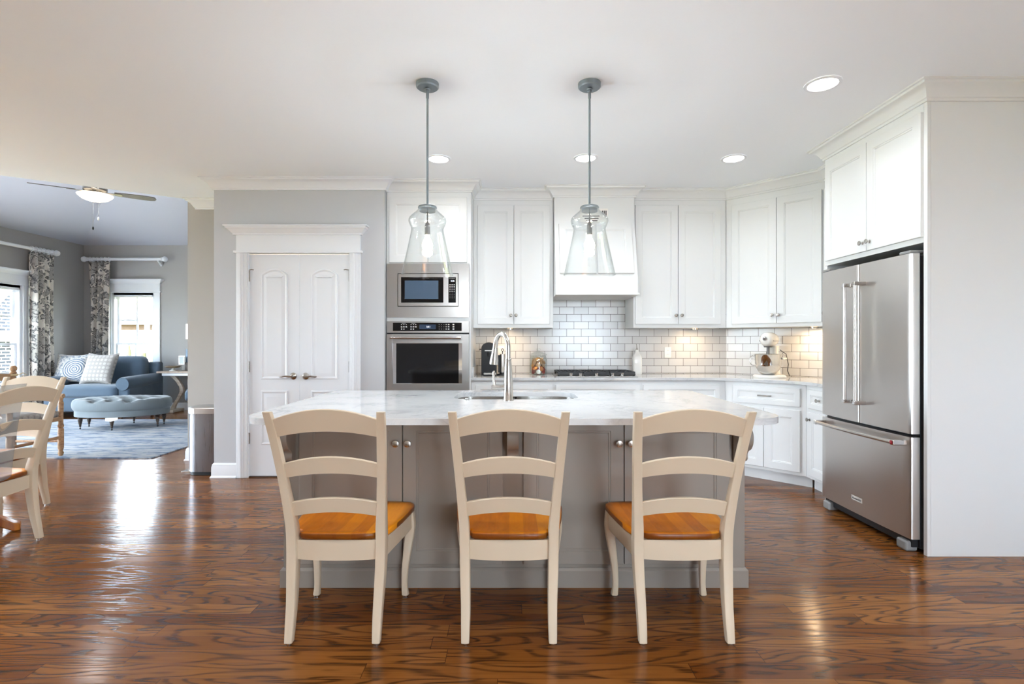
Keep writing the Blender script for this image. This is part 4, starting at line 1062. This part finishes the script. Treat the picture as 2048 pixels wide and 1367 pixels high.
# console table, lamp and small things
t = thing('console_table', 'washed wood console table with curved legs on the far wall', 'table', (-5.62, 9.32, 0))
M().box(-.62, .62, -.20, .20, .70, .735).build('tabletop', wood('weathered top', '#8d7768', '#ab9887', (20, 2, 20)), t, bevel=.006)
M().box(-.55, .55, -.16, .16, .655, .699).build('apron', m_trim, t, bevel=.003)
for s in (-1, 1):
    rg = []
    for z, x, h in ((.656, .46, .05), (.55, .36, .035), (.45, .30, .032), (.36, .29, .034), (.25, .345, .03), (.12, .43, .03), (.05, .455, .035)):
        rg.append([(s*(x-h), -.03, z), (s*(x+h), -.03, z), (s*(x+h), .03, z), (s*(x-h), .03, z)])
    M().loft(rg).build('leg', m_driftw, t, bevel=.008, smooth=50)
    M().box(s*.45-.10, s*.45+.10, -.16, .16, 0, .05).build('foot', m_driftw, t, bevel=.012)
t = thing('table_lamp', 'white drum shade table lamp on the console table', 'lamp', (-5.635, 9.34, .735))
M().lathe([(.09, 0), (.09, .02), (.03, .04), (.05, .15), (.07, .25), (.03, .38), (.012, .42), (.012, .56)], seg=24).build('base', m_nickel, t)
M().lathe([(.19, .565), (.19, .835), (.187, .835), (.187, .565)], seg=40, cap=False).build('lamp_shade', plain('linen shade', '#f4f0ea', .8, Emission_Color=(1, .9, .78, 1), Emission_Strength=.25), t)
t = thing('pedestal_dish', 'small footed dish on the left end of the console table', 'dish', (-6.03, 9.25, .735))
M().lathe([(.06, 0), (.05, .015), (.02, .03), (.02, .055)], seg=24).build('foot', m_white, t)
M().lathe([(.02, .05), (.10, .062), (.125, .085), (.118, .09), (.03, .075), (0, .074)], seg=28).build('bowl', wood('dish wood', '#6b5a45', '#8d7a5e'), t)
t = thing('photo_stand', 'small glass photo cube on a thin stand on the console', 'photo stand', (-5.905, 9.30, .735))
M().lathe([(.04, 0), (.04, .008), (.004, .012), (.004, .11)], seg=16).build('stem', m_pewter, t)
M().box(-.055, .055, -.012, .012, .11, .27).build('frame', m_jar, t, bevel=.003)
M().box(-.04, .04, -.0125, .0, .125, .255).build('photo', plain('photo paper', '#a8b2b0', .4), t, smooth=0)
tag(M().box(-.07, .07, -.008, .008, 0, .24).build('picture_frame', plain('slate frame', '#5f7388', .4), bevel=.003), 'small blue framed picture leaning behind the glass photo cube', 'picture').location = (-5.80, 9.36, .885)
tag(M().box(-.06, .06, -.05, .05, 0, .148).build('book', plain('dark book cloth', '#4c4440', .7), bevel=.003), 'small dark box under the blue framed picture on the console', 'box').location = (-5.80, 9.36, .736)
t = thing('wall_shutter', 'arched wooden shutter panel hung on the far wall above the console', 'wall decor', (-5.70, 9.579, 1.42))
P = [(-.24, 0), (.24, 0), (.24, .82), (.14, .95), (0, 1.0), (-.14, .95), (-.24, .82)]
Q = [(-.17, .07), (.17, .07), (.17, .78), (.10, .87), (0, .91), (-.10, .87), (-.17, .78)]
m = M(); m.loft([[(x, 0, z) for x, z in P], [(x, -.035, z) for x, z in P], [(x, -.035, z) for x, z in Q], [(x, -.012, z) for x, z in Q]], False, True); m.build('frame', wood('shutter wood', '#6d5c4b', '#8a7762'), t, smooth=0)
m = M()
for k in range(22): m.loft([[(-.165, -.014, .09+.034*k), (-.165, -.03, .075+.034*k), (-.165, -.03, .083+.034*k), (-.165, -.014, .098+.034*k)], [(.165, -.014, .09+.034*k), (.165, -.03, .075+.034*k), (.165, -.03, .083+.034*k), (.165, -.014, .098+.034*k)]])
m.build('louvers', m_brown, t, smooth=0)
# blue armchair behind the stub wall
t = thing('armchair', 'blue upholstered armchair partly hidden behind the stub wall', 'armchair', (-4.95, 8.60, .0125), R(-60))
cushion('seat', -.30, .30, -.38, .36, .30, .47, .05, m_blue, t, .02)
M().box(-.36, .36, -.33, .40, .14, .31).build('base', m_blue, t, bevel=.03, seg=3)
cushion('backrest', -.34, .34, .24, .44, .40, .86, .08, m_blue, t, .02)
for s in (-1, 1):
    M().tube([(s*.34, -.34, .52), (s*.34, .38, .54)], .085, 20).build('arm', m_blue, t, smooth=60)
    M().box(s*.34-.07, s*.34+.07, -.33, .38, .15, .53).build('arm_panel', m_blue, t, bevel=.03)
    for y in (-.29, .34): M().lathe([(.02, 0), (.034, .14)], s*.30, y, 14).build('leg', m_walnut, t)

# curtains on rods
def rod(name, label, loc, rz, L, group):
    t = thing(name, label, 'curtain rod', loc, rz, group)
    M().tube([(0, 0, 0), (L, 0, 0)], .026, 18).build('pole', m_trim, t, smooth=50)
    for x, s in ((0, -1), (L, 1)):
        m = M(); m.T = Matrix.Translation((x, 0, 0)) @ Matrix.Rotation(R(90*s), 4, 'Y'); m.lathe([(.026, 0), (.036, .006), (.036, .014), (.022, .022), (.04, .035), (.052, .06), (.046, .088), (.024, .106), (0, .11)], seg=24); m.build('finial', m_trim, t, smooth=50)
        xb = x-s*.07
        M().tube([(xb, 0, -.02), (xb, .03, -.05), (xb, .07, -.075), (xb, .108, -.10)], [.014, .014, .016, .02], 12).build('bracket', m_trim, t)
    return t
GR = 'white curtain rods in the living room'
rod('curtain_rod', 'white wooden curtain rod above the far window', (-7.72, 9.46, WZ(518, 9.46)), 0, 1.34, GR)
rod('curtain_rod', 'white wooden curtain rod above the left wall window', (-7.765, 6.85, 2.76), R(90), 1.95, GR)
def curtain(label, loc, rz, w, h, folds):
    t = thing('curtain', label, 'curtain', loc, rz, 'floral curtains in the living room')
    def fn(u, v):
        k = 1-.10*math.sin(PI*min(1, v*1.1)); x = w*(.5+(u-.5)*k)
        y = .042*math.sin(u*folds*2*PI+.6*math.sin(v*3))*(.75+.4*v)+.014*math.sin(u*folds*5.3+v*4)
        return (x, y, -.055-(h-.055)*v)
    M().grid(110, 30, fn).build('drape', m_floral, t, smooth=80, solid=.004)
    for k in range(6):
        x = w*(.06+.88*k/5)
        M().tube([(x, .036*math.cos(a), .036*math.sin(a)) for a in [2*PI*i/20 for i in range(21)]], .0065, 8).tube([(x, 0, -.038), (x, 0, -.058)], .004, 6).build('ring', m_trim, t, smooth=50)
curtain('black and cream floral curtain at the left of the far window', (-7.70, 9.46, WZ(518, 9.46)), 0, .40, 2.71, 3.6)
curtain('black and cream floral curtain at the far end of the left wall window', (-7.765, 8.38, 2.76), R(90), .42, 2.74, 3.6)

# ceiling fan
t = thing('ceiling_fan', 'dark bladed ceiling fan with glowing bowl light and pull chains', 'ceiling fan', (-5.45, 6.80, 0), math.atan2(.75, 1.06))
zf_ = 3.215
M().lathe([(.0, 3.60), (.07, 3.585), (.05, 3.53), (.012, 3.52), (.012, zf_+.10), (0, zf_+.10)], seg=24).build('downrod', m_pewter, t)
M().lathe([(.03, zf_+.12), (.10, zf_+.10), (.13, zf_+.06), (.13, zf_+.01), (.10, zf_-.01), (.08, zf_-.02), (0, zf_-.02)], seg=32).build('motor', m_pewter, t)
for k in range(4):
    a = PI/2*k; m = M(); m.T = Matrix.Rotation(a, 4, 'Z') @ Matrix.Translation((0, 0, zf_)) @ Matrix.Rotation(R(-11), 4, 'X')
    out = [(.20, -.045), (.26, -.055), (.45, -.066), (.60, -.066), (.645, -.05), (.66, 0), (.645, .05), (.60, .066), (.45, .066), (.26, .055), (.20, .045)]
    m.prism(out, -.004, .004); b = m.build('blade', m_walnut, t, smooth=0)
    m = M(); m.T = Matrix.Rotation(a, 4, 'Z') @ Matrix.Translation((0, 0, zf_)) @ Matrix.Rotation(R(-11), 4, 'X')
    m.prism([(.11, -.02), (.2, -.022), (.27, -.035), (.29, 0), (.27, .035), (.2, .022), (.11, .02)], -.010, -.0045); m.build('blade_iron', m_pewter, b, smooth=0)
M().lathe([(.09, zf_-.02), (.10, zf_-.03), (.10, zf_-.04), (0, zf_-.04)], seg=32).build('light_fitter', m_pewter, t)
M().lathe([(.185, zf_-.038), (.195, zf_-.045), (.185, zf_-.062), (.14, zf_-.10), (.07, zf_-.125), (.0, zf_-.13)], seg=40).build('light_bowl', m_bowl, t, smooth=60)
for dx, L_, mt in ((-.02, .35, m_blackm), (.035, .22, m_white)):
    m = M().tube([(dx, -.05, zf_-.12), (dx, -.05, zf_-.12-L_)], .003, 6).build('pull_chain', m_nickel, t)
    M().ell((dx, -.05, zf_-.12-L_-.02), .011, .011, .024, 12, 8).build('pull_knob', mt, m)
lamp('fan_lamp', 'POINT', (0, 0, zf_-.22), FAN_W, KEL_W, (0, 0, 0), t, shadow_soft_size=.12)

# rustic wooden chair with rope ties
t = thing('wooden_armchair', 'rustic turned-wood chair with rope ties behind the dining chairs', 'chair', (-5.17, 5.38, .0125), R(90))
turn = lambda h, fin: [(.018, 0), (.028, .03), (.02, .05), (.028, .09), (.028, h*.45), (.02, h*.47), (.03, h*.5), (.022, h*.55), (.026, h*.9), (.018, h*.93)]+([(.034, h*.95), (.02, h*.97), (.032, h*.985), (.034, h+.01), (.02, h+.03), (0, h+.035)] if fin else [(.026, h), (0, h)])
for sx in (-1, 1):
    M().lathe(turn(.95, True), sx*.27, .25, 18).build('back_post', m_rustic, t)
    M().lathe(turn(.64, False), sx*.29, -.25, 18).build('front_post', m_rustic, t)
    M().tube([(sx*.29, -.28, .65), (sx*.28, 0, .665), (sx*.27, .25, .66)], .024, 12).build('arm', m_rustic, t)
    M().tube([(sx*.29, -.25, .16), (sx*.27, .25, .16)], .015, 10).build('stretcher', m_rustic, t)
    r = M().tube([(sx*.27+.036*math.cos(a), .25+.036*math.sin(a), .87+.006*a/6) for a in [2*PI*i/14 for i in range(43)]], .006, 6); r.tube([(sx*.27, .21, .875), (sx*.27+.05, .19, .90), (sx*.27+.09, .19, .88), (sx*.27+.05, .20, .865), (sx*.27+.07, .2, .80)], .005, 6)
    r.build('rope_tie', plain('rope', '#c5b08c', .9), t)
M().tube([(-.29, -.25, .20), (.29, -.25, .20)], .016, 10).build('stretcher', m_rustic, t)
M().box(-.29, .29, -.27, .25, .38, .42).build('seat', m_rustic, t, bevel=.01)
cushion('seat_cushion', -.27, .27, -.26, .23, .42, .50, .03, m_dots, t)
for z in (.55, .86): M().loft([[(-.26, .24, z-.04), (-.26, .24, z+.03), (-.26, .265, z+.03), (-.26, .265, z-.04)], [(0, .25, z-.03), (0, .25, z+.055), (0, .275, z+.055), (0, .275, z-.03)], [(.26, .24, z-.04), (.26, .24, z+.03), (.26, .265, z+.03), (.26, .265, z-.04)]]).build('back_rail', m_rustic, t)

# ================================================================== OUTSIDE
n = N('lawn'); n.set(Base_Color=n.mix(n.noise(n.pos(), 2, 5), '#4c4b1e', '#66612e'), Roughness=.95)
struct(M().box(-12.5, -8.1, -8, 9.8, -.398, -.39).box(-8.1, 6, -8, -3.35, -.398, -.39).build('ground_bounce_patio', plain('pale bounce concrete', '#d2d2d2', .9), smooth=0))  # unseen pale ground added to bounce sunlight up onto the ceiling
struct(M().box(-60, 20, 9.8, 60, -.5, -.4).box(-60, -8.2, -20, 9.8, -.5, -.4).box(-8.2, 20, -20, -3.4, -.5, -.4).build('ground_outside', n.m, smooth=0))
m_brick = brick_mat(); m_roof = plain('pale shingles', '#6e625c', .9, var=.1); m_side = plain('white siding', '#eceae6', .8)
t = thing('neighbour_house', 'brick neighbour house with pale roof outside the left window', 'house', (0, 0, 0))
M().box(-20, -13.2, 9.5, 15.4, -.4, 1.28).build('wall', m_brick, t, smooth=0)
M().box(-13.25, -12.85, 9.3, 15.6, 1.28, 1.42).build('fascia', m_side, t, smooth=0)
M().loft([[(-12.8, 9.2, 1.42), (-20, 9.2, 5.2), (-20, 9.2, 5.1), (-12.8, 9.2, 1.34)], [(-12.8, 15.7, 1.42), (-20, 15.7, 5.2), (-20, 15.7, 5.1), (-12.8, 15.7, 1.34)]]).build('roof', m_roof, t, smooth=0)
m = M(); m.loft([[(-13.0, 12.4, 1.42), (-13.0, 14.8, 1.42), (-13.0, 13.6, 2.75)], [(-16, 12.4, 1.42), (-16, 14.8, 1.42), (-16, 13.6, 2.75)]]); m.build('dormer', m_brick, t, smooth=0)
m = M()
for s in (-1, 1): m.loft([[(-12.9, 13.6+s*1.4, 1.32), (-12.9, 13.6, 2.86), (-12.9, 13.6, 2.76), (-12.9, 13.6+s*1.3, 1.32)], [(-16, 13.6+s*1.4, 1.32), (-16, 13.6, 2.86), (-16, 13.6, 2.76), (-16, 13.6+s*1.3, 1.32)]])
m.build('dormer_roof', m_side, t, smooth=0)
t = thing('distant_house', 'pale distant house with brick band seen through the far window', 'house', (0, 0, 0))
M().box(-26, -15, 26, 33, -.4, 1.85).build('wall', m_side, t, smooth=0)
M().box(-26.1, -14.9, 25.9, 26.0, 1.85, 2.12).build('brick_band', plain('tan brick', '#4a3a30', .9), t, smooth=0)
M().loft([[(-26.5, 25.5, 2.12), (-26.5, 29.5, 4.2), (-26.5, 33.5, 2.12)], [(-14.5, 25.5, 2.12), (-14.5, 29.5, 4.2), (-14.5, 33.5, 2.12)]]).build('roof', m_roof, t, smooth=0)
n = N('evergreen'); n.set(Base_Color=n.mix(n.noise(n.pos(), 25, 3), '#232508', '#33310f'), Roughness=.95)
def shrub(px, h, label):
    t = thing('evergreen_shrub', label, 'shrub', (WX(px, 17), 17, -.4), 0, 'evergreen shrubs outside the far window')
    rr = random.Random(px); m = M(); rows = 16
    rg = []
    for j in range(rows+1):
        k = j/rows; r0 = .17*(1-k)**.75*(.55+.45*min(1, k*6))
        rg.append([((r0*(1+rr.uniform(-.14, .14))+.004)*math.cos(2*PI*i/20), (r0*(1+rr.uniform(-.14, .14))+.004)*math.sin(2*PI*i/20), .08+h*k+rr.uniform(-.02, .02)) for i in range(20)])
    m.loft(rg).build('crown', n.m, t, smooth=80)
    M().lathe([(.04, 0), (.035, .1)], seg=8).build('trunk', m_brown, t)
shrub(233, 1.62, 'small yellow-green conical evergreen outside, next to the curtain')
shrub(258, 1.56, 'small yellow-green conical evergreen outside, left of the window mullion')
shrub(287, 1.66, 'small yellow-green conical evergreen outside, right of the window mullion')
shrub(309, 1.6, 'small yellow-green conical evergreen outside, cut by the right window casing')
t = thing('metal_fence', 'thin dark metal fence outside the far window', 'fence', (0, 0, 0))
for z in (.0, .35, .62): M().box(-12.6, -9.5, 15.99, 16.01, z, z+.025).build('rail', m_blackm, t, smooth=0)
for x in (-12.55, -11.62, -9.6): M().box(x-.025, x+.025, 15.975, 16.025, -.4, .80).build('post', m_blackm, t, smooth=0)
